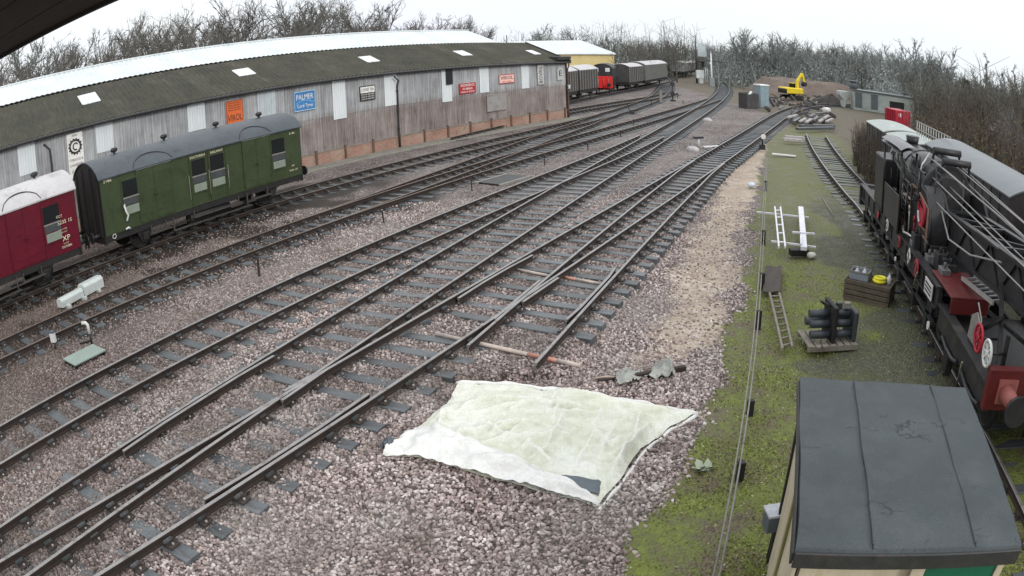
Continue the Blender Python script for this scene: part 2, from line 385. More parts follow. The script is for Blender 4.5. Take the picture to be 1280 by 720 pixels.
rust_shade = N.ramp(N.math('ADD', N.math('MULTIPLY', fine, .5), N.math('MULTIPLY', med, .5)), [(.35, (.012, .010, .009)), (.5, (.032, .024, .019)), (.66, (.075, .057, .047))])  # near-black tones carry painted van shade as well as oil and rust
def thr(attr, k=.5):
    f = N.math('ADD', N.attr(attr), N.math('MULTIPLY', N.math('SUBTRACT', fine, .5), k * 1.6))
    return N.ramp(f, [(.30, (0, 0, 0)), (.70, (1, 1, 1))])
stone = N.mix(N.math('MULTIPLY', N.attr('oil'), .75, True), stone, (.055, .042, .034))
col = N.mix(thr('rust_shade'), stone, rust_shade)
col = N.mix(N.math('MULTIPLY', thr('dirt', 1.3), .85), col, dirt)
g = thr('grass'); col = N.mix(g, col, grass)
col = N.mix(N.math('MULTIPLY', thr('asph', 1.5), .85), col, asph)
col = N.mix(thr('wild', .8), col, N.ramp(N.math('ADD', N.math('MULTIPLY', fine, .5), N.math('MULTIPLY', med, .5)), [(.35, (.055, .045, .034)), (.5, (.12, .10, .075)), (.6, (.17, .155, .10)), (.72, (.24, .22, .17))]))
h = N.math('MULTIPLY', vo.outputs['Distance'], -1.0)
hb = N.math('ADD', h, N.math('MULTIPLY', fine, .4))
N.set(**{'Base Color': col, 'Roughness': N.ramp(med, [(.35, (.55, .55, .55)), (.7, (.95, .95, .95))]), 'Specular IOR Level': .3, 'Normal': N.bump(hb, .9, .04)})
M_ground = N.m
me, used = grid_mesh('ground', quads, M_ground)
for nm, a in (('grass', W_grass), ('dirt', W_dirt), ('asph', W_asph), ('rust_shade', W_rust_shade), ('brown', W_brown), ('wild', W_wild), ('oil', W_oil), ('dull', np.clip(sstep(13, 22, GY + n3 * 5) * .62 + n1 * .3, 0, .8))): set_attr(me, nm, a.ravel()[used])
tag(link('ground', me), kind='structure')
# loose stones and grass tufts: one uncountable mass each, scattered over the near ground
def scatter(name, mask, dens, mat, kind, smin, smax, seed, sink):
    qm = mask.ravel()[quads].max(1) > 0
    me, used = grid_mesh(name, quads[qm], mat); set_attr(me, 'dens', dens.ravel()[used]); set_attr(me, 'oil', W_oil.ravel()[used])
    o = link(name, me); tag(o, kind='stuff')
    ng = bpy.data.node_groups.new(name, 'GeometryNodeTree')
    ng.interface.new_socket('Geometry', in_out='INPUT', socket_type='NodeSocketGeometry'); ng.interface.new_socket('Geometry', in_out='OUTPUT', socket_type='NodeSocketGeometry')
    n, l = ng.nodes, ng.links
    gi, go = n.new('NodeGroupInput'), n.new('NodeGroupOutput')
    dp = n.new('GeometryNodeDistributePointsOnFaces'); dp.distribute_method = 'RANDOM'; dp.inputs['Seed'].default_value = seed
    at_ = n.new('GeometryNodeInputNamedAttribute'); at_.data_type = 'FLOAT'; at_.inputs['Name'].default_value = 'dens'
    l.new(gi.outputs[0], dp.inputs['Mesh']); l.new(at_.outputs['Attribute'], dp.inputs['Density'])
    ip = n.new('GeometryNodeInstanceOnPoints'); l.new(dp.outputs['Points'], ip.inputs['Points'])
    def rnd(ty, a, b, sd):
        r = n.new('FunctionNodeRandomValue'); r.data_type = ty
        i0 = [s for s in r.inputs if s.enabled and s.name in ('Min', 'Max')]
        i0[0].default_value = a; i0[1].default_value = b
        [s for s in r.inputs if s.name == 'Seed'][0].default_value = sd
        return [s for s in r.outputs if s.enabled][0]
    if kind == 'stone':
        ic = n.new('GeometryNodeMeshIcoSphere'); ic.inputs['Radius'].default_value = 1; ic.inputs['Subdivisions'].default_value = 2
        spn = n.new('GeometryNodeSetPosition'); l.new(ic.outputs[0], spn.inputs['Geometry'])
        nz = n.new('ShaderNodeTexNoise'); nz.inputs['Scale'].default_value = .9; nz.inputs['Detail'].default_value = 1
        vm = n.new('ShaderNodeVectorMath'); vm.operation = 'MULTIPLY_ADD'; vm.inputs[1].default_value = (1.5, 1.5, 1.5); vm.inputs[2].default_value = (-.75, -.75, -.75)
        l.new(nz.outputs['Color'], vm.inputs[0]); l.new(vm.outputs[0], spn.inputs['Offset'])
        geo = spn.outputs[0]
        l.new(rnd('FLOAT_VECTOR', (0, 0, 0), (6.28, 6.28, 6.28), 3), ip.inputs['Rotation'])
        l.new(rnd('FLOAT_VECTOR', (smin, smin, smin * .8), (smax, smax * .9, smax * .75), 5), ip.inputs['Scale'])
    else:
        cone = n.new('GeometryNodeMeshGrid'); cone.inputs['Size X'].default_value = .35; cone.inputs['Size Y'].default_value = 1.0; cone.inputs['Vertices X'].default_value = 2; cone.inputs['Vertices Y'].default_value = 3
        geo = cone.outputs[0]
        l.new(rnd('FLOAT_VECTOR', (.15, -.9, 0), (1.35, .9, 6.28), 3), ip.inputs['Rotation'])
        l.new(rnd('FLOAT', smin, smax, 5), ip.inputs['Scale'])
    sm = n.new('GeometryNodeSetMaterial'); sm.inputs['Material'].default_value = mat
    l.new(geo, sm.inputs['Geometry']); l.new(sm.outputs[0], ip.inputs['Instance']); l.new(ip.outputs[0], go.inputs[0])
    md = o.modifiers.new('scatter', 'NODES'); md.node_group = ng
    return o
N = NT('loose_stone'); oi = N.node('ShaderNodeObjectInfo')
wn = N.node('ShaderNodeTexWhiteNoise'); wn.noise_dimensions = '1D'; N.link(oi.outputs['Random'], wn.inputs['W'])
c1 = N.ramp(oi.outputs['Random'], STONE); P3 = N.world()
c1 = N.mix(N.ramp(N.noise(P3, .35, 5, .6), [(.42, (0, 0, 0)), (.62, (.5, .5, .5))]), c1, (.29, .27, .255), 'MIX')
c1 = N.mix(N.math('MULTIPLY', N.ramp(N.noise(P3, .8, 5, .6), [(.4, (0, 0, 0)), (.6, (1, 1, 1))]), .25), c1, (.6, .46, .46), 'MULTIPLY')
sx = N.node('ShaderNodeSeparateXYZ'); N.link(P3, sx.inputs[0])
bf = N.math('ADD', N.math('MULTIPLY', sx.outputs[0], -.11), -.45, True)
c1 = N.mix(N.ramp(N.noise(P3, .55, 6, .7), [(.52, (0, 0, 0)), (.66, (.55, .55, .55))]), c1, (.12, .085, .065))
c1 = N.mix(N.math('MULTIPLY', bf, .75), c1, (.085, .058, .044), 'MIX')
oa = N.node('ShaderNodeAttribute'); oa.attribute_type = 'INSTANCER'; oa.attribute_name = 'oil'; c1 = N.mix(N.math('MULTIPLY', oa.outputs['Fac'], .75, True), c1, (.055, .042, .034))
c1 = N.mix(.5, c1, N.ramp(N.noise(N.coord('Object'), 1.6, 4), [(.3, (.5, .5, .5)), (.7, (1, 1, 1))]), 'MULTIPLY')
M_stone = N.set(**{'Base Color': c1, 'Roughness': .6, 'Specular IOR Level': .35})
vis = (GY > 4.2) & (GY < 27) & (GX > -17 - 0 * GY) & (GX < 9) & (GX > -GY * 1.15 - 2.5)
stonew = np.clip(1 - W_grass * 1.3, 0, 1) * np.clip(1 - W_dirt * .78, 0, 1) * np.clip(1 - W_rust_shade * .85, 0, 1)
far = np.interp(np.hypot(GX, GY), [0, 10, 15, 27], [520, 480, 280, 130])
scatter('ballast_stones', np.where(vis & (stonew > .02), 1, 0), stonew * far * vis, M_stone, 'stone', .018, .047, 4, 0)
N = NT('grass_blade'); oi = N.node('ShaderNodeObjectInfo'); P3 = N.world()
c1 = N.ramp(oi.outputs['Random'], [(0, (.06, .08, .018)), (.35, (.13, .165, .03)), (.7, (.225, .265, .06)), (.9, (.38, .37, .15)), (1, (.46, .40, .28))])
c1 = N.mix(N.ramp(N.noise(P3, 1.2, 4, .6), [(.38, (.8, .8, .8)), (.50, (0, 0, 0))]), c1, (.13, .10, .065))
M_blade = N.set(**{'Base Color': c1, 'Roughness': .6, 'Specular IOR Level': .25})
gv = (GY > 4.5) & (GY < 30) & (GX < kx - 1.0)
gd = np.clip(W_grass - W_asph * .85, 0, 1) * (sstep(.34, .54, vnoise(GX, GY, .55, 9) * .6 + vnoise(GX, GY, 1.7, 12) * .4) * .85 + .12)
scatter('grass', np.where(gv & (gd > .02), 1, 0), gd * gv * np.interp(np.hypot(GX, GY), [0, 9, 14, 22, 30], [1500, 1100, 420, 90, 40]), M_blade, 'blade', .02, .065, 8, 0)
# ================================================================== RAILS AND SLEEPERS
M_railside = paint('rusty_rail_side', (.026, .018, .015), .75, .4, 6, (.02, .015, .013), .5, space='World')
M_railtop = paint('worn_rail_head', (.27, .255, .25), .36, .25, 2.2, (.085, .062, .050), .7, metal=.55, space='World', bump=.05)
M_railrust = paint('rusted_rail_head', (.16, .125, .105), .5, .35, 2.6, (.07, .045, .035), .6, metal=.3, space='World')
M_timber = paint('wet_sleeper_timber', (.074, .083, .090), .38, .5, 2.2, (.040, .033, .029), .7, stretch=(1, 5, 1), bump=.4, bscale=30, bdist=.006, rand=.3, spec=.5)
M_chair = paint('cast_iron_chair', (.045, .036, .032), .6, .4, 12, space='World')
M_key = paint('worn_chair_bolt', (.34, .31, .29), .4, .3, 10, space='World', metal=.3)
HEAD = [(-.035, -.008), (-.028, 0), (.028, 0), (.035, -.008), (.034, -.042), (.011, -.056), (.011, -.105), (.034, -.118), (.034, -.145), (-.034, -.145), (-.034, -.118), (-.011, -.105), (-.011, -.056), (-.034, -.042)]
def rail(parent, t, off, s0, s1, dz=0.0, top=None, name='rail', flare=0):
    s0 = max(s0, .02); s1 = min(s1, t.L - .02)
    m = MB(); step = .7 if t.L < 60 else 1.0; n = max(2, int((s1 - s0) / step)); rows = []
    for i in range(n + 1):
        s = s0 + (s1 - s0) * i / n; c = t.c(s); nn = t.n(s)
        fl = 0
        if flare: fl = flare * max(0, 1 - min(s - s0, s1 - s) / .7) ** 2
        rows.append([(c[0] + nn[0] * (off + fl + y), c[1] + nn[1] * (off + fl + y), z + dz) for y, z in HEAD])
    k = len(HEAD); vs = [p for r in rows for p in r]; m.v = vs
    for i in range(n):
        for j in range(k):
            j2 = (j + 1) % k
            m.f.append((i * k + j, i * k + j2, (i + 1) * k + j2, (i + 1) * k + j)); m.mi.append(1 if j in (0, 1, 2) else 0); m.sm.append(False)
    m.f += [tuple(range(k)), tuple(n * k + q for q in range(k))[::-1]]; m.mi += [1, 1]; m.sm += [False, False]
    return m.build(name, [M_railside, top or M_railtop], parent)
SLP = {}
def sleeper_mesh(L, chairs, var):
    key = (round(L, 1), chairs, var)
    if key in SLP: return SLP[key]
    r = random.Random(str(key)); m = MB()
    w = .128 + r.uniform(-.008, .008); z1 = -.18
    # worn top: several stations with slightly wandering edges
    st = [-L / 2 + L * i / 8 for i in range(9)]; rows = []
    for x in st:
        a, b = w + r.uniform(-.008, .008), w + r.uniform(-.008, .008); zz = z1 + r.uniform(-.005, .004)
        rows.append([(x, -a, -.33), (x, -a - .002, zz - .012), (x, -a + .012, zz), (x, b - .012, zz), (x, b + .002, zz - .012), (x, b, -.33)])
    m.loft(rows, 0, False); k = 6
    m.f += [tuple(range(k)), tuple(8 * k + q for q in range(k))[::-1]]; m.mi += [0, 0]; m.sm += [False, False]
    for c in chairs:
        m.box(c - .18, c + .18, -.095, .095, -.186, -.145, 1)
        for sg in (-1, 1):
            m.box(c + sg * .045 - .02, c + sg * .045 + .02, -.08, .08, -.15, -.075, 1)
            m.cyl((c + sg * .13, 0, -.15), (c + sg * .13, 0, -.118), .022, 6, 2)
        m.box(c + .035, c + .075, -.12, .05, -.10, -.06, 3)
    SLP[key] = m.mesh('sleeper', [M_timber, M_chair, M_key, M_timber]); return SLP[key]
def sleepers(parent, t, s0, s1, partner=(), skip=(), lim=1.9, dz=0.0, space=.71, near=100, buried=.022):
    items = []; s = s0
    while s < s1:
        c = t.c(s); bad = False
        for o, l2 in skip:
            d = t.rel(s, o)
            if d is not None and abs(d) < l2: bad = True
        if not bad:
            lo, hi = -1.3, 1.3; ch = [-.7525, .7525]
            for o in partner:
                d = t.rel(s, o)
                if d is not None and abs(d) < lim:
                    lo, hi = min(lo, d - 1.3), max(hi, d + 1.3); ch += [d - .7525, d + .7525]
            ch = sorted(ch); ch2 = []
            for q in ch:
                if not ch2 or q - ch2[-1] > .42: ch2.append(q)
            L = hi - lo; mid = (lo + hi) / 2
            me = sleeper_mesh(L, tuple(round((q - mid) * 10) / 10 if len(ch2) > 2 else round(q - mid, 4) for q in ch2), random.randrange(3))
            d = t.d(s); n = t.n(s); q = c + n * mid
            rz = math.atan2(n[1], n[0]) + random.uniform(-.015, .015)
            items.append((math.hypot(*c), me, (q[0], q[1], dz + random.uniform(-.012, -.002) - (buried if c[1] < 13 or buried > .045 else buried * .25) * random.random()), rz))
        s += space * random.uniform(.96, 1.04)
    items.sort(key=lambda a: a[0])
    for dd, me, p, rz in items[:near]:
        o = link('sleeper', me, parent); o.location = p; o.rotation_euler = (0, 0, rz)
    if len(items) > near:
        m = MB()
        for dd, me, p, rz in items[near:]:
            cs, sn = math.cos(rz), math.sin(rz); L = max(v.co.x for v in me.vertices)
            M = Matrix(((cs, -sn, 0, p[0]), (sn, cs, 0, p[1]), (0, 0, 1, p[2]), (0, 0, 0, 1)))
            m.box(-L, L, -.125, .125, -.3, -.18, 0, M)
        tag(m.build('sleeper_run', [M_timber], parent), kind='stuff')
def S(t, px, py): return K[t].near(np.array(at(px, py)[:2]))[0]
def track(name_label, key, z=0.0, top=None, s0=None, s1=None, cat='railway track', **kw):
    t = K[key]; o = thing('railway_track', name_label, cat)
    a, b = s0 or 0, s1 or t.L
    for sd in (-1, 1): rail(o, t, sd * .7525, a, b, z, top)
    sleepers(o, t, a + .3, b, dz=z, **kw); return o
t1 = track('middle running line with bright rails and black chairs, curving away past the far signal', 'T1', 0, partner=(K['T0'], K['T2']), lim=1.9)
t2 = track('plain track with slate-grey sleepers left of the main turnout, joining the next line ahead', 'T2', .002, buried=.03, skip=((K['T1'], 1.9),))
t3 = track('rusty brown line with a points heater beside it, next to the van siding', 'T3', 0, top=M_railrust, partner=(K['DC'],), buried=.035)
s0 = track('siding against the shed wall on which the red and green vans stand', 'S0', 0, top=M_railrust, partner=(K['DC'],), buried=.03)
dc = track('dull rusty diverging route leading from the brown line toward the shed corner', 'DC', .004, top=M_railrust, skip=((K['T3'], 1.9), (K['S0'], 1.9)))
t0 = track('turnout road crossing the main line in the foreground and curving off toward the excavator', 'T0', .005, partner=(K['ST'],), lim=2.3, skip=((K['T1'], 1.9),))
st = thing('railway_track', 'short stub track ending on bare sleeper ends behind the white tarpaulin', 'railway track')
rail(st, K['ST'], -.7525, S('ST', 577, 436) + .05, K['ST'].L, .008); rail(st, K['ST'], .7525, S('ST', 670, 455) + .05, K['ST'].L, .008)
sleepers(st, K['ST'], .6, K['ST'].L, skip=((K['T0'], 2.3),), dz=-.004)
kk = track('weedy rusty siding running under the black steam crane from a pile of timber', 'K', -.004, top=M_railtop, s1=K['K'].L, buried=.046)
w0 = track('farthest siding beyond the shed corner, under the slatted wagons and the red shunter', 'W0', 0, top=M_railrust)
l0 = track('empty far siding between the shed corner and the standing wagons', 'L0', .003, top=M_railrust)
for nm, par, key, off, a, b in (('check_rail', t1, 'T1', -.7525 + .12, (150, 558), (329, 447)), ('check_rail', t0, 'T0', .7525 - .12, (262, 626), (470, 487)),
        ('check_rail', t0, 'T0', -.7525 + .12, (566, 373), (664, 317)), ('check_rail', st, 'ST', .7525 - .12, (706, 399), (767, 332))):
    rail(par, K[key], off, S(key, *a), S(key, *b), .003, name=nm, flare=.05 if off < 0 else -.05)
# wing rails at the two frogs
for key, off, a, b, par in (('T1', .7525 + .1, (345, 494), (400, 462), t1), ('T0', -.7525 - .1, (356, 492), (400, 470), t0), ('ST', -.7525 - .1, (622, 396), (672, 352), st), ('T0', .7525 + .1, (640, 372), (690, 345), t0)):
    rail(par, K[key], off, S(key, *a), S(key, *b), .002, name='wing_rail')
# ================================================================== LONG CORRUGATED SHED
SD = Vector((0.65589542, 0.75485178, 0)); SN = Vector((-0.75485178, 0.65589542, 0)); SC = Vector((-3.59715949, 45.75979008, 0))
SRZ = math.atan2(SD.y, SD.x)
def ze(s): return 4.81 + (s + 28.66) * (4.3 - 4.81) / 41.19
S_L, S_R = -46.0, 12.55
def corr_mat(name, stops, rustz=None, rough=.6, metal=.0, sheet=.8):
    N = NT(name); v = N.coord('Object')
    sx = N.node('ShaderNodeSeparateXYZ'); N.link(v, sx.inputs[0])
    sh = N.math('FLOOR', N.math('DIVIDE', sx.outputs[0], sheet))
    wn = N.node('ShaderNodeTexWhiteNoise'); wn.noise_dimensions = '1D'; N.link(sh, wn.inputs['W'])
    mp = N.node('ShaderNodeMapping'); mp.inputs['Scale'].default_value = (5.5, 1, .22); N.link(v, mp.inputs[0])
    st = N.noise(mp.outputs[0], 2.0, 6, .7); bl = N.noise(v, .8, 6, .65)
    f = N.math('ADD', N.math('MULTIPLY', st, .6), N.math('MULTIPLY', bl, .4))
    f = N.math('ADD', f, N.math('MULTIPLY', N.math('SUBTRACT', wn.outputs[0], .5), .09))
    col = N.ramp(f, stops)
    if rustz is not None:
        zz = N.math('ADD', sx.outputs[2], N.math('MULTIPLY', N.math('SUBTRACT', st, .5), 1.5))
        low = N.ramp(N.math('DIVIDE', N.math('SUBTRACT', zz, rustz - .6), 1.2), [(.35, (1, 1, 1)), (.75, (0, 0, 0))])
        lowc = N.ramp(f, [(.3, (.075, .048, .042)), (.42, (.145, .112, .104)), (.55, (.235, .205, .196)), (.68, (.38, .345, .325))])
        streak = N.ramp(N.noise(mp.outputs[0], 5.0, 3, .7), [(.53, (0, 0, 0)), (.68, (.75, .75, .75))])
        lowc = N.mix(streak, lowc, (.29, .27, .255))
        col = N.mix(low, col, lowc)
    return N.set(**{'Base Color': col, 'Roughness': rough, 'Metallic': metal, 'Specular IOR Level': .35})
M_wall = corr_mat('weathered_corrugated_iron', [(.28, (.11, .11, .115)), (.42, (.225, .23, .24)), (.55, (.34, .35, .36)), (.7, (.48, .49, .50))], 2.35)
M_panel = corr_mat('translucent_sheet', [(.25, (.46, .50, .52)), (.5, (.60, .64, .66)), (.75, (.70, .72, .73))], rough=.4)
M_fiber = corr_mat('mossy_asbestos_roof', [(.28, (.012, .013, .008)), (.42, (.030, .031, .020)), (.56, (.050, .047, .033)), (.7, (.095, .088, .072))], rough=.8, sheet=1.05)
M_white = corr_mat('pale_roof_sheeting', [(.25, (.36, .40, .41)), (.45, (.52, .56, .575)), (.7, (.64, .67, .68))], rough=.45, sheet=1.0)
M_black = paint('black_iron', (.018, .018, .020), .45, .4, 4, (.05, .045, .04), .4)
M_gutter = paint('dark_gutter_iron', (.030, .030, .032), .5, .4, 5, (.08, .06, .05), .4)
M_concrete = paint('damp_concrete', (.21, .20, .175), .8, .3, 1.3, (.09, .10, .06), .6, bump=.3, bscale=40)
M_rib = paint('rusty_stanchion', (.13, .075, .055), .7, .4, 3, (.04, .03, .03), .5)
def brick_mat(name, c1, c2, mort, sc_=1.0):
    N = NT(name); v = N.coord('Object'); s = N.node('ShaderNodeSeparateXYZ'); N.link(v, s.inputs[0])
    c = N.node('ShaderNodeCombineXYZ'); N.link(s.outputs[0], c.inputs[0]); N.link(s.outputs[2], c.inputs[1])
    b = N.node('ShaderNodeTexBrick'); N.link(c.outputs[0], b.inputs['Vector']); b.inputs['Scale'].default_value = 1.0
    b.inputs['Brick Width'].default_value = .225; b.inputs['Row Height'].default_value = .075; b.inputs['Mortar Size'].default_value = .008
    b.inputs['Color1'].default_value = c1 + (1,); b.inputs['Color2'].default_value = c2 + (1,); b.inputs['Mortar'].default_value = mort + (1,)
    n = N.noise(v, 1.1, 6, .65); col = N.mix(N.ramp(n, [(.42, (0, 0, 0)), (.62, (.6, .6, .6))]), b.outputs['Color'], (.36, .29, .23))
    col = N.mix(N.ramp(N.noise(v, 2.2, 5, .7), [(.5, (0, 0, 0)), (.7, (.7, .7, .7))]), col, (.10, .075, .06))
    return N.set(**{'Base Color': col, 'Roughness': .85, 'Normal': N.bump(b.outputs['Fac'], -.4, .006)})
M_brick = brick_mat('old_red_brick', (.235, .095, .065), (.31, .15, .105), (.29, .25, .21))
shed = thing('corrugated_shed', 'long corrugated iron shed with brick plinth, mossy roof and enamel signs', 'shed', SC, SRZ)
def corrugated(s0, s1, zlo, zhi, pitch, amp, y0, name, mat, parent, rows=2):
    n = max(8, int((s1 - s0) / pitch * 6)); R = []
    for k in range(rows):
        f = k / (rows - 1)
        R.append([(s0 + (s1 - s0) * i / n, y0 - amp * math.cos(2 * PI * (s0 + (s1 - s0) * i / n) / pitch), zlo(s0 + (s1 - s0) * i / n) * (1 - f) + zhi(s0 + (s1 - s0) * i / n) * f) for i in range(n + 1)])
    m = MB(); m.loft(R); return m.build(name, mat, parent, recalc=False)
jz = lambda s: 2.35 + .03 * math.sin(s)
corrugated(S_L, S_R, lambda s: .48, lambda s: jz(s) + .06, .15, .017, .0, 'lower_wall', M_wall, shed)
corrugated(S_L, S_R, lambda s: jz(s), lambda s: ze(s) + .02, .15, .017, -.03, 'upper_wall', M_wall, shed)
# plinth bays between stanchions
m = MB(); m.box(S_L, S_R, -.06, .25, -.5, .47); m.build('plinth', M_brick, shed)
m = MB(); m.box(S_L, S_R + .02, -.10, .26, .47, .51); m.build('plinth_coping', M_concrete, shed)
for s in [-34.4 + 2.02 * k for k in range(23)] + [12.2]:
    m = MB(); m.box(s - .06, s + .06, -.145, -.062, -.3, .62); m.build('stanchion', M_rib, shed)
m = MB(); m.box(S_L, S_R + .6, -1.35, -.08, -.5, -.17); m.box(S_L, S_R + .6, -1.45, -1.352, -.5, -.15); m.build('footing_path', M_concrete, shed, bevel=.02)
for a, b, z0 in ((-46 + 12.5, -32.5, 3.2), (-31.7, -30.75, 3.2), (-27.7, -26.7, 3.15), (-23.25, -22.25, 3.14), (-17.95, -16.9, 3.06), (-8.8, -7.87, 2.13), (-5.03, -4.06, 2.4), (-.42, .44, 2.13), (3.02, 3.92, 2.43), (7.3, 8.1, 2.4)):
    zt = ze((a + b) / 2) - .09
    corrugated(a, b, lambda s: z0, lambda s: zt, .15, .017, -.058, 'light_panel', M_panel, shed)
corrugated(-13.7, -12.6, lambda s: 2.3, lambda s: ze(s) - .12, .15, .03, -.07, 'bright_new_sheet', corr_mat('new_galvanised_sheet', [(.3, (.30, .34, .36)), (.5, (.45, .50, .53)), (.7, (.62, .66, .68))], rough=.4), shed)
m = MB(); m.box(-.06, .46, -.17, -.09, 3.24, 4.32); 
for k in range(9): m.box(-.04, .44, -.19, -.171, 3.28 + k * .115, 3.33 + k * .115)
m.build('vent_louvre', M_black, shed)
m = MB(); m.box(3.6, 5.58, -.13, -.05, 1.07, 2.22); m.box(3.55, 5.63, -.15, -.131, 2.16, 2.22); m.build('board_hatch', paint('grey_hatch_board', (.27, .255, .25), .7, .2, 1.5, (.12, .10, .09), .5), shed, bevel=.01)
# roof: mossy fibre-cement slope, its verge, gutter and pipes
def slope(parent, name, mat, s0, s1, w0, z0, w1, z1, pitch, amp, rise=lambda s: ze(s) - 4.3, lift0=0.0, lift1=0.0):
    n = int((s1 - s0) / pitch * 4); R = []
    for f in (0, .33, .66, 1):
        R.append([(s0 + (s1 - s0) * i / n, w0 + (w1 - w0) * f, z0 + (z1 - z0) * f + rise(s0 + (s1 - s0) * i / n) + (lift0 * (1 - f) + lift1 * f) * (12.5 - (s0 + (s1 - s0) * i / n)) + amp * math.cos(2 * PI * (s0 + (s1 - s0) * i / n) / pitch)) for i in range(n + 1)])
    m = MB(); m.loft(R); return m.build(name, mat, parent, recalc=False)
slope(shed, 'roof', M_fiber, S_L, S_R + .25, -.32, 4.22, 4.0, 5.78, .292, .028, lift1=.0095)
slope(shed, 'roof_far_side', M_fiber, S_L, S_R + .25, 4.0, 5.78, 4.55, 5.62, .292, .028, lift0=.0095, lift1=.0095)
m = MB(); n = 30
m.tube([(S_L + (S_R + .2 - S_L) * i / n, -.36, 4.14 + ze(S_L + (S_R + .2 - S_L) * i / n) - 4.3) for i in range(n + 1)], .075, 8); m.build('gutter', M_gutter, shed)
m = MB(); m.bar((S_L, -.16, 4.2 + ze(S_L) - 4.3), (S_R, -.16, 4.2), .1, .14); m.build('fascia', M_black, shed)
for a, b, w0, w1 in ((-23.4, -22.3, 1.83, 3.0), (-13.83, -12.75, 1.65, 2.6), (-5.02, -4.06, 1.42, 2.4), (3.1, 4.06, 1.44, 2.37), (10.47, 11.27, 1.24, 2.1), (-33, -31.9, 2.0, 3.2)):
    zz = lambda w: 4.22 + (w + .32) * 1.56 / 4.32 + ze((a + b) / 2) - 4.3 + .045 + .0095 * (w + .32) / 4.32 * (12.5 - (a + b) / 2)
    m = MB(); m.add([(a, w0, zz(w0)), (b, w0, zz(w0)), (b, w1, zz(w1)), (a, w1, zz(w1)), (a, w0, zz(w0) - .04), (b, w0, zz(w0) - .04), (b, w1, zz(w1) - .04), (a, w1, zz(w1) - .04)], [(0, 1, 2, 3), (0, 4, 5, 1), (1, 5, 6, 2), (2, 6, 7, 3), (3, 7, 4, 0)])
    m.build('skylight', M_panel, shed)
for s, top in ((-4.15, 4.1), (S_R + .06, 4.15)):
    m = MB(); m.tube([(s + (-.35 if s < 0 else -.1), -.36, top + .04), (s, -.3, top - .25), (s, -.16, top - .55), (s, -.14, .55), (s, -.16, -.15)], .055, 8)
    for z in (3.2, 2.0, .9): m.cyl((s, -.14, z), (s, -.14, z + .1), .075, 8)
    m.build('downpipe', M_gutter if s < 0 else M_rib, shed)
m = MB(); m.tube([(-26.2, -.1, 4.3), (-25.9, -.15, 4.0), (-25.85, -.12, 3.4), (-25.85, -.12, .6)], .05, 8); m.build('downpipe', M_gutter, shed)
# right-hand gable
m = MB(); m.add([(S_R, -.02, .4), (S_R, 8.2, .4), (S_R, 8.2, 4.4), (S_R, 4.0, 5.72), (S_R, -.02, 4.28)], [(0, 1, 2, 3, 4)]); m.build('gable', M_wall, shed, recalc=False)
m = MB(); m.box(S_R - .06, S_R + .09, -.1, .12, -.3, 4.12); m.build('corner_post', M_gutter, shed)
m = MB(); m.bar((S_R + .27, -.35, 4.2), (S_R + .27, 4.0, 5.76), .05, .2); m.build('verge_board', M_black, shed)
m = MB(); m.box(S_R - 1.3, S_R + .3, -.34, .55, 4.36, 4.62); m.build('eaves_box', M_gutter, shed)
m = MB(); m.cyl((S_R + .12, -.2, 2.05), (S_R + .12, -.2, 2.3), .09, 10); m.cyl((S_R + .12, -.2, 2.3), (S_R + .12, -.2, 2.36), .13, 10); m.build('lamp', M_panel, shed)
m = MB(); m.cyl((-20.6, 1.9, 4.95), (-20.6, 1.9, 5.38), .09, 10); m.cyl((-20.6, 1.9, 5.38), (-20.6, 1.9, 5.44), .14, 10); m.build('roof_vent_pipe', M_black, shed)
# pale roofed shed behind
sh2 = thing('pale_roofed_shed', 'big shed behind the mossy roof with a pale corrugated roof', 'shed', SC, SRZ)
zr = lambda s: (ze(s) - ze(10.2)) + .012 * (10.2 - s)
slope(sh2, 'roof', M_white, S_L, 10.2, 4.35, 5.86, 7.6, 7.0, .333, .022, zr)
slope(sh2, 'roof_far_side', M_white, S_L, 10.2, 7.6, 7.0, 15, 4.6, .333, .022, zr)
m = MB(); m.tube([(S_L + (10.2 - S_L) * i / 20, 7.6, 7.03 + zr(S_L + (10.2 - S_L) * i / 20)) for i in range(21)], .07, 6); m.build('ridge_cap', M_white, sh2)
m = MB(); m.add([(10.18, 4.4, 0), (10.18, 15, 0), (10.18, 15, 4.6), (10.18, 7.6, 6.98), (10.18, 4.4, 5.84)], [(0, 1, 2, 3, 4)]); m.build('gable', M_white, sh2, recalc=False)
m = MB(); m.cyl((11.2, 4.5, 5.2), (11.2, 4.5, 6.45), .035, 6); m.build('flue', M_gutter, sh2)
# cream building beyond
M_cream = corr_mat('cream_cladding', [(.3, (.50, .40, .17)), (.5, (.62, .51, .24)), (.7, (.70, .60, .32))], rough=.5)
p0, p1 = at(600, 130, -.3), Vector((0, 0, 0))
b3p = ray(768, 75); b3p = b3p * (112 / math.hypot(b3p.x, b3p.y))
b3 = thing('cream_walled_building', 'distant building with cream yellow wall and shallow white roof beyond the shed', 'building', (b3p.x, b3p.y, 0), -.14)
m = MB(); m.box(-40, 0, 0, 14, -.4, 4.1); m.build('wall', M_cream, b3)
m = MB(); m.add([(-40.2, -.3, 4.05), (.25, -.3, 4.05), (-5.2, 7.0, 6.25), (-40.2, 7.0, 6.25), (.25, 14.3, 4.05), (-40.2, 14.3, 4.05), (-40.2, -.3, 3.92), (.25, -.3, 3.92), (.25, 14.3, 3.92)], [(0, 1, 2, 3), (1, 4, 2), (4, 5, 3, 2), (0, 6, 7, 1), (1, 7, 8, 4)]); m.build('roof', M_white, b3)
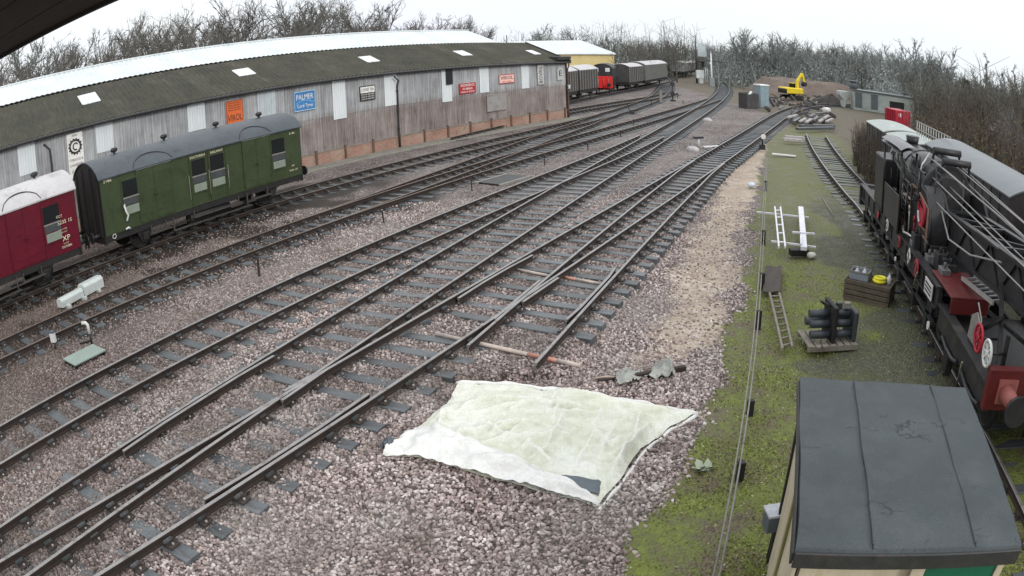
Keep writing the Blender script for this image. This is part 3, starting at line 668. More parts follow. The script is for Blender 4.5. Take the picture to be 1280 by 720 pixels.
# ------------------------------------------------------------------ enamel signs on the shed wall
def enamel(name, c, rough=.3, chip=(.10, .06, .045)): return paint(name, c, rough, .12, 3, chip, .35, bump=.05, spec=.5)
E_white, E_blue, E_orange, E_red, E_black = enamel('white_enamel', (.72, .71, .68)), enamel('blue_enamel', (.05, .19, .42)), enamel('orange_enamel', (.62, .13, .03)), enamel('red_enamel', (.38, .035, .04)), enamel('black_enamel', (.02, .02, .025))
E_pink = enamel('faded_pink_enamel', (.78, .50, .45))
def sign(label, s0, s1, z0, z1, plate, edge=None):
    o = thing('enamel_sign', label, 'sign', SC + SD * ((s0 + s1) / 2) + Vector((0, 0, (z0 + z1) / 2)), SRZ)
    w, h = (s1 - s0) / 2, (z1 - z0) / 2
    m = MB(); m.box(-w, w, -.125, -.10, -h, h); m.build('plate', plate, o, bevel=.006)
    if edge:
        m = MB()
        for a in (((-w, w, h - .05, h)), ((-w, w, -h, -h + .05)), ((-w, -w + .05, -h + .05, h - .05)), ((w - .05, w, -h + .05, h - .05))): m.box(a[0] + .01, a[1] - .01, -.131, -.1255, a[2], a[3])
        m.build('border', edge, o)
    return o
def lettering(o, s, x, z, size, mat, width=None, rot=0): return text('lettering', s, size, face_M((x, -.129, z), (math.cos(rot), 0, math.sin(rot)), (-math.sin(rot), 0, math.cos(rot))), mat, o, width)
o = sign('tall white enamel sign with black cogged ring and two lines of lettering', -24.9, -24.0, 2.3, 4.42, E_white)
m = MB(); m.ring((0, -.128, .42), (0, 1, 0), .30, .05, 24, 6)
for k in range(14):
    a = 2 * PI * k / 14; m.box(math.cos(a) * .36 - .035, math.cos(a) * .36 + .035, -.138, -.126, .42 + math.sin(a) * .36 - .035, .42 + math.sin(a) * .36 + .035)
m.tube([(math.cos(a) * .14 + .02, -.13, .42 + math.sin(a) * .16) for a in [0.6 + .35 * i for i in range(14)]], .035, 6); m.build('emblem', E_black, o)
lettering(o, 'TOBACCO &', 0, -.20, .17, E_black, .78); lettering(o, 'CIGARETTES', 0, -.45, .17, E_black, .78); lettering(o, 'SOLD HERE', 0, -.75, .14, E_black, .6); lettering(o, 'SMOKE', 0, .93, .1, E_black, .3)
o = sign('orange enamel sign with dark lettering partly hidden by the van roof', -15.68, -14.66, 2.6, 4.2, E_orange, enamel('dark_orange_enamel', (.30, .05, .02)))
lettering(o, 'VIROL', 0, -.12, .48, E_black, .88)
for z in (.30, .42, .54, .66): lettering(o, 'ANAEMIC GIRLS NEED IT', 0, z, .09, E_black, .8)
o = sign('square blue enamel sign with white lettering', -11.44, -10.03, 2.95, 4.04, E_blue, enamel('pale_blue_enamel', (.35, .50, .65)))
lettering(o, 'PALMER', 0, .2, .42, E_white, 1.12); lettering(o, 'Cord Tyres', 0, -.27, .28, E_white, 1.05)
m = MB(); m.loft([[(-.6 + 1.2 * i / 12, -.1285, -.16 + .16 * math.sin(PI * i / 12)) for i in range(13)], [(-.6 + 1.2 * i / 12, -.1285, -.10 + .16 * math.sin(PI * i / 12)) for i in range(13)]], 0, False); m.build('swoosh', enamel('mid_blue_enamel', (.12, .34, .60)), o)
o = sign('small black and white striped enamel sign between two light panels', -6.92, -5.79, 2.93, 3.8, E_black)
m = MB(); m.box(-.52, .52, -.1285, -.1255, .02, .38); m.build('white_field', E_white, o); text('lettering', "LYONS' TEA", .24, face_M((0, -.131, .2), (1, 0, 0), (0, 0, 1)), E_black, o, .9)
for z in (-.08, -.21, -.34): lettering(o, 'SOLD BY GROCERS', 0, z, .11, E_white, .95)
o = sign('wide red enamel sign with three lines of cream lettering', 1.05, 2.58, 2.5, 3.2, E_red)
lettering(o, "REDFERN'S", 0, .2, .24, E_white, 1.25); lettering(o, 'RUBBER', 0, -.03, .2, E_white, .9); lettering(o, 'HEELS & SOLES', 0, -.23, .15, E_white, 1.25)
o = sign('cream enamel sign with dark red lettering over a grey hatch board', 4.88, 6.45, 2.9, 3.55, E_pink, E_red)
lettering(o, 'VIROL', 0, .06, .36, enamel('maroon_enamel', (.09, .015, .02)), 1.3); lettering(o, 'DELICATE CHILDREN', 0, -.2, .1, E_red, .9)
o = sign('narrow upright grey and white enamel sign near the shed corner', 9.0, 9.78, 2.55, 4.1, enamel('grey_enamel', (.50, .50, .50)), enamel('dark_grey_enamel', (.18, .18, .19)))
lettering(o, 'BOVRIL', .02, 0, .55, E_black, 1.3, PI / 2)
o = thing('enamel_sign', 'round-topped grey enamel sign beside the shed corner post', 'sign', SC + SD * 11.73 + Vector((0, 0, 3.3)), SRZ)
m = MB(); m.prism([(-.36, -.5), (.36, -.5)] + [(.36 * math.cos(a), .18 + .36 * math.sin(a)) for a in [PI * i / 12 for i in range(13)]], 'y', -.125, -.10); m.build('plate', enamel('pale_grey_enamel', (.45, .45, .45)), o)
lettering(o, 'E', 0, .0, .62, E_black, .36)
# ================================================================== VANS ON THE SIDING
M_glass = NT('van_window_glass'); M_glass = M_glass.set(**{'Base Color': (.012, .014, .016), 'Roughness': .12, 'Specular IOR Level': .6})
M_under = paint('oily_underframe', (.014, .013, .013), .6, .5, 5, (.04, .032, .028), .5)
M_step = paint('oily_step_board', (.055, .052, .048), .6, .35, 4, (.03, .026, .024), .5)
M_steelgrey = paint('worn_step_board', (.20, .19, .175), .6, .35, 4, (.07, .06, .05), .5)
M_letter = paint('cream_transfer_lettering', (.62, .58, .42), .6, .1, 8)
M_whitel = paint('white_painted_iron', (.56, .56, .55), .5, .15, 8)
def wheelset(parent, x, r=.5, spokes=True):
    w_ = link('wheelset', None_mesh(x, r), parent); return w_
def None_mesh(x, r):
    m = MB()
    for y in (-.72, .72):
        m.ring((x, y, r), (0, 1, 0), r - .05, .055, 24, 6); m.disc((x, y, r), (0, 1, 0), r - .06, .05, 24); m.disc((x, y, r), (0, 1, 0), .12, .2, 12)
    m.cyl((x, -.95, r), (x, .95, r), .07, 8); return m.mesh('wheelset', [M_under])
def van(name, label, a, L, body, roofm, numbers, L0=0.0, W=2.5):
    """four-wheeled parcels van: local x along the siding, y away from the camera, z up from rail"""
    d = Vector((0.52370777, 0.85189798, 0)); rz = math.atan2(d.y, d.x)
    o = thing(name, label, 'railway van', (a[0], a[1], 0), rz)
    ye = lambda y: 2.93 + .60 * (1 - ((y - W / 2) / (W / 2)) ** 2) ** .8
    ys = [W * i / 16 for i in range(17)]
    prof = [(0, .95)] + [(0, 2.93)] + [(y, ye(y)) for y in ys[1:-1]] + [(W, 2.93), (W, .95)]
    m = MB(); m.prism([(p[0], p[1] - .02) for p in prof], 'x', .03, L - .03); m.build('body', body, o)
    # planked black ends with battens
    for x0, x1 in ((0, .028), (L - .028, L)):
        m = MB(); m.prism(prof, 'x', x0, x1); sgn = -1 if x0 == 0 else 1; xb = x0 if sgn < 0 else x1
        for y in (.25, .85, 1.65, 2.25): m.box(min(xb, xb + sgn * .06), max(xb, xb + sgn * .06), y - .05, y + .05, .9, ye(y) - .15)
        m.build('end', M_under, o)
    # roof with overhang
    R = [[(x, W / 2 + (y - W / 2) * 1.055, ye(y) + .02 - (.03 if y in (0, W) else 0)) for y in ys] for x in (-.06, L * .25, L * .5, L * .75, L + .06)]
    m = MB(); m.loft(R); R2 = [[(p[0], W / 2 + (p[1] - W / 2) * .995, p[2] - .045) for p in r] for r in R]; m.loft(R2)
    for i in (0, -1): m.loft([R[i], R2[i]], 0, False)
    for q in (0, -1): m.loft([[r[q] for r in R], [r[q] for r in R2]], 0, False)
    rf = m.build('roof', roofm, o)
    for f in (.14, .38, .645, .88):
        m = MB(); x = L * f; z = ye(W / 2) + .02; m.cyl((x, W / 2, z), (x, W / 2, z + .1), .05, 8); m.tube([(x - .16, W / 2, z + .14), (x - .1, W / 2, z + .14), (x + .1, W / 2, z + .14), (x + .16, W / 2, z + .14)], [.03, .09, .09, .03], 8); m.build('vent', M_black, rf)
    doors = [(1.62, 3.24), (6.75, 8.22)]
    for x0, x1 in doors:
        m = MB(); m.box(x0, x1, -.035, -.002, 1.0, 2.86)
        for xx in (x0, (x0 + x1) / 2 - .02, x1 - .03): m.box(xx, xx + .03, -.05, -.036, 1.02, 2.84)
        for z in (1.25, 2.05, 2.6): m.box(x0 + .02, x1 - .02, -.045, -.0365, z, z + .05)
        m.box((x0 + x1) / 2 - .08, (x0 + x1) / 2 + .1, -.09, -.051, 1.85, 1.89)
        m.build('double_door', body, o)
        pts = [(x0 - .1 + (x1 - x0 + .2) * i / 14, .34 * math.sin(PI * i / 14) ** .7 * 1.0) for i in range(15)]
        m = MB(); m.tube([(x, max(-.03, y * 1.2 - .05), ye(max(0, y * 1.2)) + .035) for x, y in pts], .018, 6)
        m.loft([[(x, max(-.035, y * 1.2 - .06), ye(max(0.0, y * 1.2 - .02)) + .028) for x, y in pts], [(x, -.055, 2.90) for x, y in pts]], 0, False)
        m.build('door_rain_hood', M_gutter if 'green' in label else roofm, o)
        m = MB(); m.box(x0, x1, -.062, -.04, 2.87, 2.90); m.build('door_top_strip', M_whitel if 'green' in label else body, o)
    wins = [(.97, 1.64), (4.2, 4.86), (5.1, 5.78), (8.3, 9.0)] if 'green' in label else [(L - 2.72 - L0, L - 2.05 - L0), (L - 5.6, L - 4.95), (.9, 1.55)]
    for x0, x1 in wins:
        m = MB(); m.box(x0 - .05, x1 + .05, -.03, -.002, 1.38, 2.72)
        m.build('window_frame', body, o)
        f = o.children[-1] if False else None
        m = MB(); m.box(x0, x1, -.036, -.031, 2.06, 2.63); g = m.build('window_pane', M_glass, o)
        m = MB(); m.box(x0, x1, -.042, -.031, 1.76, 2.0); m.build('lower_pane', paint('dusty_glass', (.06, .065, .07), .25, .3, 4), o)
        m = MB(); m.box(x0 - .02, x1 + .02, -.055, -.031, 2.005, 2.05); m.build('window_rail', M_steelgrey, o)
        m = MB(); m.box(x0 + .03, x1 - .02, -.06, -.031, 1.44, 1.73); m.build('lower_panel', M_droplight if 'green' in label else M_redlight, o, bevel=.01)
    if 'green' in label:
        for x0, x1 in ((4.1, 4.95), (5.02, 5.88)):
            m = MB()
            for xx in (x0, x1 - .03): m.box(xx, xx + .03, -.045, -.031, 1.0, 2.85)
            m.build('door_edge', body, o)
        for xx in (4.0, 4.98, 5.92): m = MB(); m.tube([(xx, -.05, 1.22), (xx, -.09, 1.25), (xx, -.09, 2.1), (xx, -.05, 2.13)], .013, 6); m.build('grab_rail', M_steelgrey, o)
    m = MB(); m.box(.05, L - .05, .02, .16, .70, .945); m.box(.05, L - .05, W - .16, W - .02, .70, .945); m.box(-.02, .1, .02, W - .02, .66, .96); m.box(L - .1, L + .02, .02, W - .02, .66, .96); m.build('underframe', M_under, o)
    for x in (L / 2 - 3.2, L / 2 + 3.2):
        wo_ = link('wheelset', None_mesh(0, .5), o); wo_.location = (x, W / 2, 0)
        for y in (.1, W - .1):
            m = MB(); m.prism([(x - .45, .9), (x + .45, .9), (x + .14, .3), (x - .14, .3)], 'y', y - .03, y + .03); m.box(x - .13, x + .13, y - .12, y + .12, .38, .66)
            m.tube([(x - .75, y, .80), (x - .3, y, .70), (x + .3, y, .70), (x + .75, y, .80)], .05, 6); m.build('axle_guard', M_under, o)
    for x0, x1, z in ((1.95, 2.85, .55), (4.0, 6.45, .58), (3.0, 6.9, .36), (7.0, 8.0, .55)) :
        m = MB(); m.box(x0, x1, -.22, -.02, z - .03, z); 
        for xx in (x0 + .1, x1 - .1): m.box(xx - .02, xx + .02, -.04, .02, z, .8)
        m.build('footboard', M_step, o)
    m = MB(); m.tube([(L / 2 - 2.6, .2, .45), (L / 2 + 2.6, .2, .5)], .03, 6); m.tube([(L / 2 - 1.0, .25, .5), (L / 2 + 1.0, .25, .5)], .22, 12); m.build('brake_gear', M_under, o)
    for x, sg in ((-.02, -1), (L + .02, 1)):
        for y in (W / 2 - .87, W / 2 + .87):
            m = MB(); m.cyl((x, y, .98), (x + sg * .35, y, .98), .08, 10, r2=.055); m.disc((x + sg * .42, y, .98), (1, 0, 0), .2, .05, 18); m.build('buffer', M_black, o)
        m = MB(); m.tube([(x, W / 2, .95), (x + sg * .2, W / 2, .85), (x + sg * .25, W / 2, .5)], .035, 6); m.tube([(x, W / 2 + .35, .9), (x + sg * .18, W / 2 + .35, 1.0), (x + sg * .25, W / 2 + .32, .45)], .03, 6); m.build('coupling', M_black, o)
    for s, x, z, size, wdt in numbers: text('lettering', s, size, face_M((x, -.04, z), (1, 0, 0), (0, 0, 1)), M_letter if 'green' in label else M_whitel, o, wdt)
    return o
M_green = paint('malachite_van_green', (.038, .053, .023), .42, .25, .9, (.016, .022, .013), .55, bump=.06)
M_red = paint('maroon_van_red', (.095, .002, .012), .42, .22, .9, (.07, .004, .012), .5, bump=.06)
M_droplight = paint('faded_green_panel', (.20, .23, .19), .55, .15, 3); M_redlight = paint('dull_maroon_panel', (.17, .03, .06), .5, .15, 3)
M_roofgrey = paint('slate_grey_van_roof', (.055, .067, .078), .5, .3, .9, (.024, .029, .034), .6, bump=.1)
M_roofwhite = paint('soot_streaked_white_roof', (.44, .43, .44), .5, .18, .8, (.22, .205, .21), .6, bump=.1)
gv_ = van('parcels_van', 'long olive green van with a slate grey roof and side windows', (-13.58, 20.29), 9.95, M_green, M_roofgrey,
    [('2186', .34, 2.8, .13, .36), ('2186', 9.45, 2.72, .11, .3), ('SOUTHERN', 4.5, 2.745, .12, .74), ('RAILWAY', 5.45, 2.745, .12, .62), ('TARE 13-7', 9.42, 1.2, .1, .5), ('XP', 9.4, 1.38, .09, .16)])
m = MB(); m.tube([(.97, -.06, 1.82), (.9, -.16, 1.8), (.93, -.2, 1.6), (1.0, -.22, 1.45), (.93, -.2, 1.3), (.95, -.16, 1.25)], .035, 8); m.tube([(.86, -.12, .98), (.98, -.15, 1.02), (1.06, -.12, .95)], .04, 8); m.build('hose', M_whitel, gv_)
m = MB(); m.ring((.35, -.06, .87), (0, 1, .3), .08, .015, 14, 6); m.build('lamp_iron', M_whitel, gv_)
dv = Vector((0.52370777, 0.85189798, 0)); ra = Vector((-13.58, 20.29, 0)) - dv * (1.1 + 9.75)
van('parcels_van', 'dark red van with a soot streaked white roof, coupled to the green one', (ra.x, ra.y), 9.75, M_red, M_roofwhite,
    [('CCT', 9.75 - .78, 2.17, .12, .26), ('S235 1S', 9.75 - .57, 1.95, .17, .62), ('XP', 9.75 - .6, 1.4, .25, .34), ('SOUTHERN', 9.75 - .62, 1.13, .11, .42), ('LOAD 10 TONS', 9.75 - .7, 1.72, .06, .36), ('TARE 13-7', 9.75 - .7, 1.62, .06, .36), ('9.12.59', 9.75 - .64, 1.24, .06, .22)], L0=-1.1)
# ================================================================== FOREGROUND: TARPAULIN, RAGS, PIPES
def poly_resample(px, n, z):
    z = z - .05
    P = [np.array(at(a, b, z)[:2]) for a, b in px]; d = np.r_[0, np.cumsum([np.linalg.norm(P[i + 1] - P[i]) for i in range(len(P) - 1)])]
    t = np.linspace(0, d[-1], n); P = np.array(P); return np.stack([np.interp(t, d, P[:, 0]), np.interp(t, d, P[:, 1])], -1)
def ground_z(x, y):
    i = int(np.clip(np.searchsorted(xs, x) - 1, 0, nx - 2)); j = int(np.clip(np.searchsorted(ys, y) - 1, 0, ny - 2))
    a, b = (x - xs[i]) / (xs[i + 1] - xs[i]), (y - ys[j]) / (ys[j + 1] - ys[j])
    return float((GZ[j, i] * (1 - a) + GZ[j, i + 1] * a) * (1 - b) + (GZ[j + 1, i] * (1 - a) + GZ[j + 1, i + 1] * a) * b)
def coons(top, bottom, left, right, nu, nv, zf):
    T, B, Lf, Rt = poly_resample(top, nu, -.28), poly_resample(bottom, nu, -.28), poly_resample(left, nv, -.28), poly_resample(right, nv, -.28)
    u = np.linspace(0, 1, nu)[None, :, None]; v = np.linspace(0, 1, nv)[:, None, None]
    Pn = (1 - v) * T[None] + v * B[None] + (1 - u) * Lf[:, None] + u * Rt[:, None] - ((1 - u) * (1 - v) * T[0] + u * (1 - v) * T[-1] + (1 - u) * v * B[0] + u * v * B[-1])
    X, Y = Pn[..., 0], Pn[..., 1]; Z = zf(u[..., 0] + 0 * X, v[..., 0] + 0 * X, X, Y)
    return [[(float(X[j, i]), float(Y[j, i]), float(Z[j, i])) for i in range(nu)] for j in range(nv)]
def ridge(X, Y, a, b, w, h):
    a, b = np.array(a), np.array(b); ab = b - a; t = np.clip(((X - a[0]) * ab[0] + (Y - a[1]) * ab[1]) / (ab @ ab), 0, 1)
    d2 = (X - a[0] - t * ab[0]) ** 2 + (Y - a[1] - t * ab[1]) ** 2
    return h * np.exp(-np.sqrt(d2 + (.25 * w) ** 2) / w) * np.sin(PI * np.minimum(1, .12 + .88 * t))
def gz_np(X, Y):
    i = np.clip(np.searchsorted(xs, X) - 1, 0, nx - 2); j = np.clip(np.searchsorted(ys, Y) - 1, 0, ny - 2)
    a = (X - xs[i]) / (xs[i + 1] - xs[i]); b = (Y - ys[j]) / (ys[j + 1] - ys[j])
    return (GZ[j, i] * (1 - a) + GZ[j, i + 1] * a) * (1 - b) + (GZ[j + 1, i] * (1 - a) + GZ[j + 1, i + 1] * a) * b
R_px = [((600, 500), (760, 520)), ((590, 520), (700, 505)), ((565, 545), (690, 530)), ((600, 560), (720, 545)), ((705, 520), (676, 580)), ((745, 540), (712, 600)), ((770, 530), (735, 610)), ((810, 535), (760, 600)), ((640, 520), (845, 522)), ((540, 548), (620, 572)), ((690, 490), (860, 522)), ((660, 560), (700, 596)), ((800, 520), (790, 560))]
R_w = [(np.array(at(*a, -.25)[:2]), np.array(at(*b, -.25)[:2]), random.uniform(.035, .075), random.uniform(.08, .15)) for a, b in R_px]
for _ in range(34):
    a = np.array(at(random.uniform(540, 820), random.uniform(495, 600), -.25)[:2]); an = random.gauss(.3, .7); L = random.uniform(.25, .9)
    R_w.append((a, a + L * np.array([math.cos(an), math.sin(an)]), random.uniform(.03, .07), random.uniform(.04, .11)))
def tz(base, amp=1.0):
    def f(u, v, X, Y):
        z = gz_np(X, Y) + base
        z = z + amp * (sum(ridge(X, Y, *r) for r in R_w) + .07 * vnoise(X, Y, .45, 21) + .04 * vnoise(X, Y, .16, 22) + .012 * vnoise(X, Y, .06, 23))
        ed = np.minimum(np.minimum(u, 1 - u), np.minimum(v, 1 - v)); return z - .035 * (1 - np.minimum(1, ed / .04))
    return f
N = NT('greenish_plastic_sheet'); v = N.world(); a = N.noise(v, 1.3, 6, .6); b = N.noise(v, 7, 6, .7)
col = N.ramp(N.math('ADD', N.math('MULTIPLY', a, .7), N.math('MULTIPLY', b, .3)), [(.34, (.50, .51, .40)), (.45, (.59, .60, .50)), (.56, (.65, .66, .59)), (.68, (.69, .69, .66))])
col = N.mix(N.ramp(N.noise(v, 2.6, 8, .75), [(.58, (0, 0, 0)), (.72, (.5, .5, .5))]), col, (.48, .52, .32))
dv2 = N.node('ShaderNodeVectorMath'); dv2.operation = 'ADD'; wn2 = N.node('ShaderNodeTexNoise'); wn2.inputs['Scale'].default_value = 2.2; wn2.inputs['Detail'].default_value = 3; N.link(v, wn2.inputs['Vector']); N.link(v, dv2.inputs[0]); N.link(wn2.outputs['Color'], dv2.inputs[1])
vc = N.node('ShaderNodeTexVoronoi'); vc.feature = 'DISTANCE_TO_EDGE'; vc.inputs['Scale'].default_value = 3.4; N.link(dv2.outputs[0], vc.inputs['Vector'])
crs = N.ramp(vc.outputs['Distance'], [(0, (1, 1, 1)), (.11, (0, 0, 0))])
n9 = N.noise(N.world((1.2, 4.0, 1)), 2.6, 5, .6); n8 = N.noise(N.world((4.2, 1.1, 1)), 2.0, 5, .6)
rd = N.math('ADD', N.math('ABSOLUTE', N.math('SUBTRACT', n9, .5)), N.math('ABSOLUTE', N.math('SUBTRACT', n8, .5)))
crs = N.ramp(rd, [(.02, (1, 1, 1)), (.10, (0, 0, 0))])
col = N.mix(N.math('MULTIPLY', crs, .22), col, (.36, .38, .28))  # crease lines darkened in colour to suggest shading
fo = N.attr('fold'); col = N.mix(N.ramp(fo, [(.06, (.7, .7, .7)), (.46, (0, 0, 0))]), col, (.38, .40, .30)); col = N.mix(N.ramp(fo, [(.62, (0, 0, 0)), (.95, (.6, .6, .6))]), col, (.72, .72, .67))  # fold shading painted in: hollows darker, ridge tops paler
hb = N.math('SUBTRACT', N.math('MULTIPLY', N.noise(v, 16, 6, .65), .6), N.math('MULTIPLY', rd, 3.0))
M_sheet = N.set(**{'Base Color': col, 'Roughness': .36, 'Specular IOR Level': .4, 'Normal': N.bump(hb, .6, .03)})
M_flap = paint('white_plastic_sheet', (.64, .64, .62), .4, .18, 3.5, (.45, .45, .37), .45, space='World', bump=.7, bscale=13, bdist=.03)
M_slate = paint('dark_underside_sheet', (.075, .095, .11), .4, .2, 4, space='World')
tarp = thing('tarpaulin', 'crumpled pale green and white plastic tarpaulin spread on the ballast', 'tarpaulin')
top = [(574, 484), (650, 489), (740, 502), (800, 512), (868, 523)]; right = [(868, 523), (835, 542), (800, 570), (775, 606), (746, 640)]
left = [(574, 484), (560, 512), (530, 536), (505, 556), (482, 575)]; bottom = [(482, 575), (530, 580), (570, 592), (620, 606), (680, 622), (746, 640)]
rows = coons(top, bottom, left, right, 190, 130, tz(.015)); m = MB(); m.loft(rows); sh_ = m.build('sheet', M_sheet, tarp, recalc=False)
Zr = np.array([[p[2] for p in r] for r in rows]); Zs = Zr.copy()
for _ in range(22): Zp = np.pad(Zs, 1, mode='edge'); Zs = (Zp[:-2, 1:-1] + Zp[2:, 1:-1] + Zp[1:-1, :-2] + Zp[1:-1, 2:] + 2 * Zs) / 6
set_attr(sh_.data, 'fold', np.clip(.5 + (Zr - Zs) / .06, 0, 1).ravel())  # height above the smoothed sheet, drives the painted fold shading
fl_top = [(488, 571), (520, 546), (548, 544), (572, 556), (600, 566), (640, 582), (690, 602), (742, 632)]
fl_bot = [(480, 578), (520, 582), (560, 592), (600, 603), (660, 618), (700, 628), (720, 634), (748, 643)]
m = MB(); m.loft(coons(fl_top, fl_bot, [(488, 571), (480, 578)], [(742, 632), (748, 643)], 90, 22, lambda u, v, X, Y: tz(.03, 1.0)(u, v * 0 + .5, X, Y) + .05 * np.sin(PI * v) + .025 * np.sin(23 * u + 4 * v) + .05 * np.abs(np.sin(9 * u + 5 * v)) * np.sin(PI * v) + .05 * vnoise(X, Y, .09, 41))); m.build('turned_flap', M_flap, tarp, recalc=False)
m = MB(); m.loft(coons([(676, 600), (752, 614)], [(690, 612), (748, 630)], [(676, 600), (690, 612)], [(752, 614), (748, 630)], 20, 8, lambda u, v, X, Y: tz(.022, 1.0)(u, v * 0 + .5, X, Y) + .02)); m.build('dark_underside', M_slate, tarp, recalc=False)
hp = poly_resample([(571, 481), (650, 486), (740, 498), (800, 508), (872, 522)], 40, -.25)
m = MB(); m.tube([(p[0], p[1], ground_z(*p) + .03 + .012 * math.sin(i * 1.7)) for i, p in enumerate(hp)], [.045 + .012 * math.sin(i * .9) for i in range(40)], 8); m.build('rolled_hem', M_flap, tarp)
hp = poly_resample([(872, 522), (838, 540), (803, 570), (778, 606), (748, 642)], 30, -.25)
m = MB(); m.tube([(p[0], p[1], ground_z(*p) + .01 + .012 * math.sin(i * 1.3)) for i, p in enumerate(hp)], [.03 + .01 * math.sin(i * 1.1) for i in range(30)], 6); m.build('rolled_hem', M_flap, tarp)
def crumple(name, label, cat, px, r, h, mat, seed):
    rg = random.Random(seed); x0, y0 = px; w_ = [rg.uniform(.7, 1.25) for _ in range(12)]
    C = [(x0 + r * math.cos(a) * w_[i], y0 - r * .62 * math.sin(a) * w_[i]) for i, a in enumerate([PI * 2 * k / 12 for k in range(12)])]
    fold = [(np.array(at(x0 + rg.uniform(-r, r), y0 + rg.uniform(-r, r) * .6, -.3)[:2]), np.array(at(x0 + rg.uniform(-r, r), y0 + rg.uniform(-r, r) * .6, -.3)[:2]), rg.uniform(.02, .04), rg.uniform(.04, h)) for _ in range(16)]
    def zf(u, v, X, Y): return gz_np(X, Y) + .02 + sum(ridge(X, Y, *q) for q in fold) + .05 * vnoise(X, Y, .1, seed) + h * .5 * np.sin(PI * u) * np.sin(PI * v)
    m = MB(); m.loft(coons([C[5], C[4], C[3], C[2]], [C[7], C[8], C[9], C[11]], [C[5], C[6], C[7]], [C[2], C[1], C[11]], 46, 34, zf)); return tag(m.build(name, mat, recalc=False), label, cat)
M_rag = paint('grey_fabric', (.30, .31, .29), .85, .35, 4, (.14, .13, .11), .5, space='World', bump=.5, bscale=40, bdist=.01)
crumple('rag', 'large crumpled grey cloth lying over a dark bar', 'rag', (826, 470), 21, .14, M_rag, 3)
crumple('rag', 'smaller crumpled grey cloth at the left end of a dark bar', 'rag', (786, 476), 20, .10, M_rag, 5)
crumple('rag', 'black cloth bundle tucked under the left corner of the tarpaulin', 'rag', (490, 566), 12, .08, M_slate, 8)
m = MB(); a, b = at(748, 477, -.26), at(857, 460, -.22); m.bar(a, b, .09, .10); tag(m.build('iron_bar', M_railside, bevel=.01), 'dark iron bar lying on the ballast under grey cloths', 'iron bar')
m = MB(); a, b = at(740, 474, -.26), at(776, 472, -.22); m.tube([a, (a + b) / 2 + Vector((0, 0, .03)), b], .03, 8); tag(m.build('hose_end', paint('pale_brown_hose', (.30, .24, .2), .7)), 'short pale brown hose end beside the smaller grey cloth', 'hose')
def pipe(label, a, b, r, mats, split=None):
    o = thing('conduit_pipe', label, 'pipe', at(*a, -.16)); p0, p1 = Vector((0, 0, 0)), at(*b, -.16) - at(*a, -.16)
    cuts = [0] + (split or []) + [1]
    for i in range(len(cuts) - 1):
        m = MB(); m.cyl(p0.lerp(p1, cuts[i]), p0.lerp(p1, cuts[i + 1]), r, 10); m.build('pipe_length', mats[i % len(mats)], o)
M_pvc = paint('dirty_white_pipe', (.42, .36, .32), .5, .2, 5, (.2, .18, .14), .5, space='World'); M_clay = paint('salmon_pipe', (.42, .20, .15), .5, .2, 5, (.3, .16, .12), .5, space='World')
pipe('longest white and salmon pipe crossing under the rails at the end of the stub track', (545, 417), (726, 457), .042, [M_pvc, M_clay, M_pvc], [.66, .85])
pipe('white plastic pipe between the sleepers in the middle of the turnout', (643, 336), (692, 346), .036, [M_pvc])
pipe('salmon coloured pipe between the sleepers near the stub check rail', (703, 346), (752, 355), .036, [M_clay, M_pvc], [.35])
# ================================================================== SMALL LINESIDE THINGS ON THE LEFT
M_grp = paint('grey_green_board', (.24, .30, .265), .55, .15, 2, (.15, .17, .16), .4)
M_cover = paint('pale_grey_cover', (.44, .48, .465), .45, .12, 3, (.30, .30, .28), .5)
o = thing('access_board', 'flat grey-green board lying on the ballast at the left', 'board', at(106, 447, -.2), math.atan2(.92, .49) )
m = MB(); m.box(-.52, .52, -.38, .38, .05, .09); m.build('board', M_grp, o, bevel=.008)
m = MB(); m.box(-.5, -.44, -.36, .36, -.04, .05); m.box(.44, .5, -.36, .36, -.04, .05); m.build('batten', M_under, o)
o = thing('points_heater_cover', 'long white two-piece cover box beside the rusty rail', 'cover box', at(101, 371, -.15), math.atan2(1.77, .54))
m = MB(); m.prism([(-.17, 0), (.17, 0), (.17, .2), (.09, .28), (-.09, .28), (-.17, .2)], 'x', -1.0, .05); m.build('low_cover', M_cover, o, bevel=.012)
m = MB(); m.prism([(-.22, 0), (.22, 0), (.22, .28), (.12, .37), (-.12, .37), (-.22, .28)], 'x', .08, 1.0); m.build('high_cover', M_cover, o, bevel=.012)
for x in (-.75, .0, .7):
    m = MB(); m.box(x - .06, x + .06, -.3, .3, -.12, .02); m.build('foot', M_cover, o)
o = thing('marker_post', 'short post carrying a small white box near the left edge', 'marker', at(70, 437, -.2))
m = MB(); m.cyl((0, 0, -.1), (0, 0, .22), .03, 8); m.build('post', M_black, o); m = MB(); m.box(-.085, .085, -.06, .06, .2, .46); m.build('box', M_whitel, o, bevel=.015); m = MB(); m.box(-.09, .09, -.065, .065, .46, .50); m.build('cap', M_slate, o)
o = thing('marker_post', 'black post with a bent white top behind the grey-green board', 'marker', at(115, 430, -.2))
m = MB(); m.cyl((0, 0, -.1), (0, 0, .3), .035, 8); m.build('post', M_black, o); m = MB(); m.tube([(0, 0, .28), (0, 0, .5), (-.06, 0, .56), (-.18, -.02, .56)], .045, 8); m.build('bent_top', M_whitel, o)
m = MB(); m.tube([(0, 0, .1), (-.25, .1, .02), (-.5, .05, -.03)], .03, 6); m.build('strut', M_black, o)
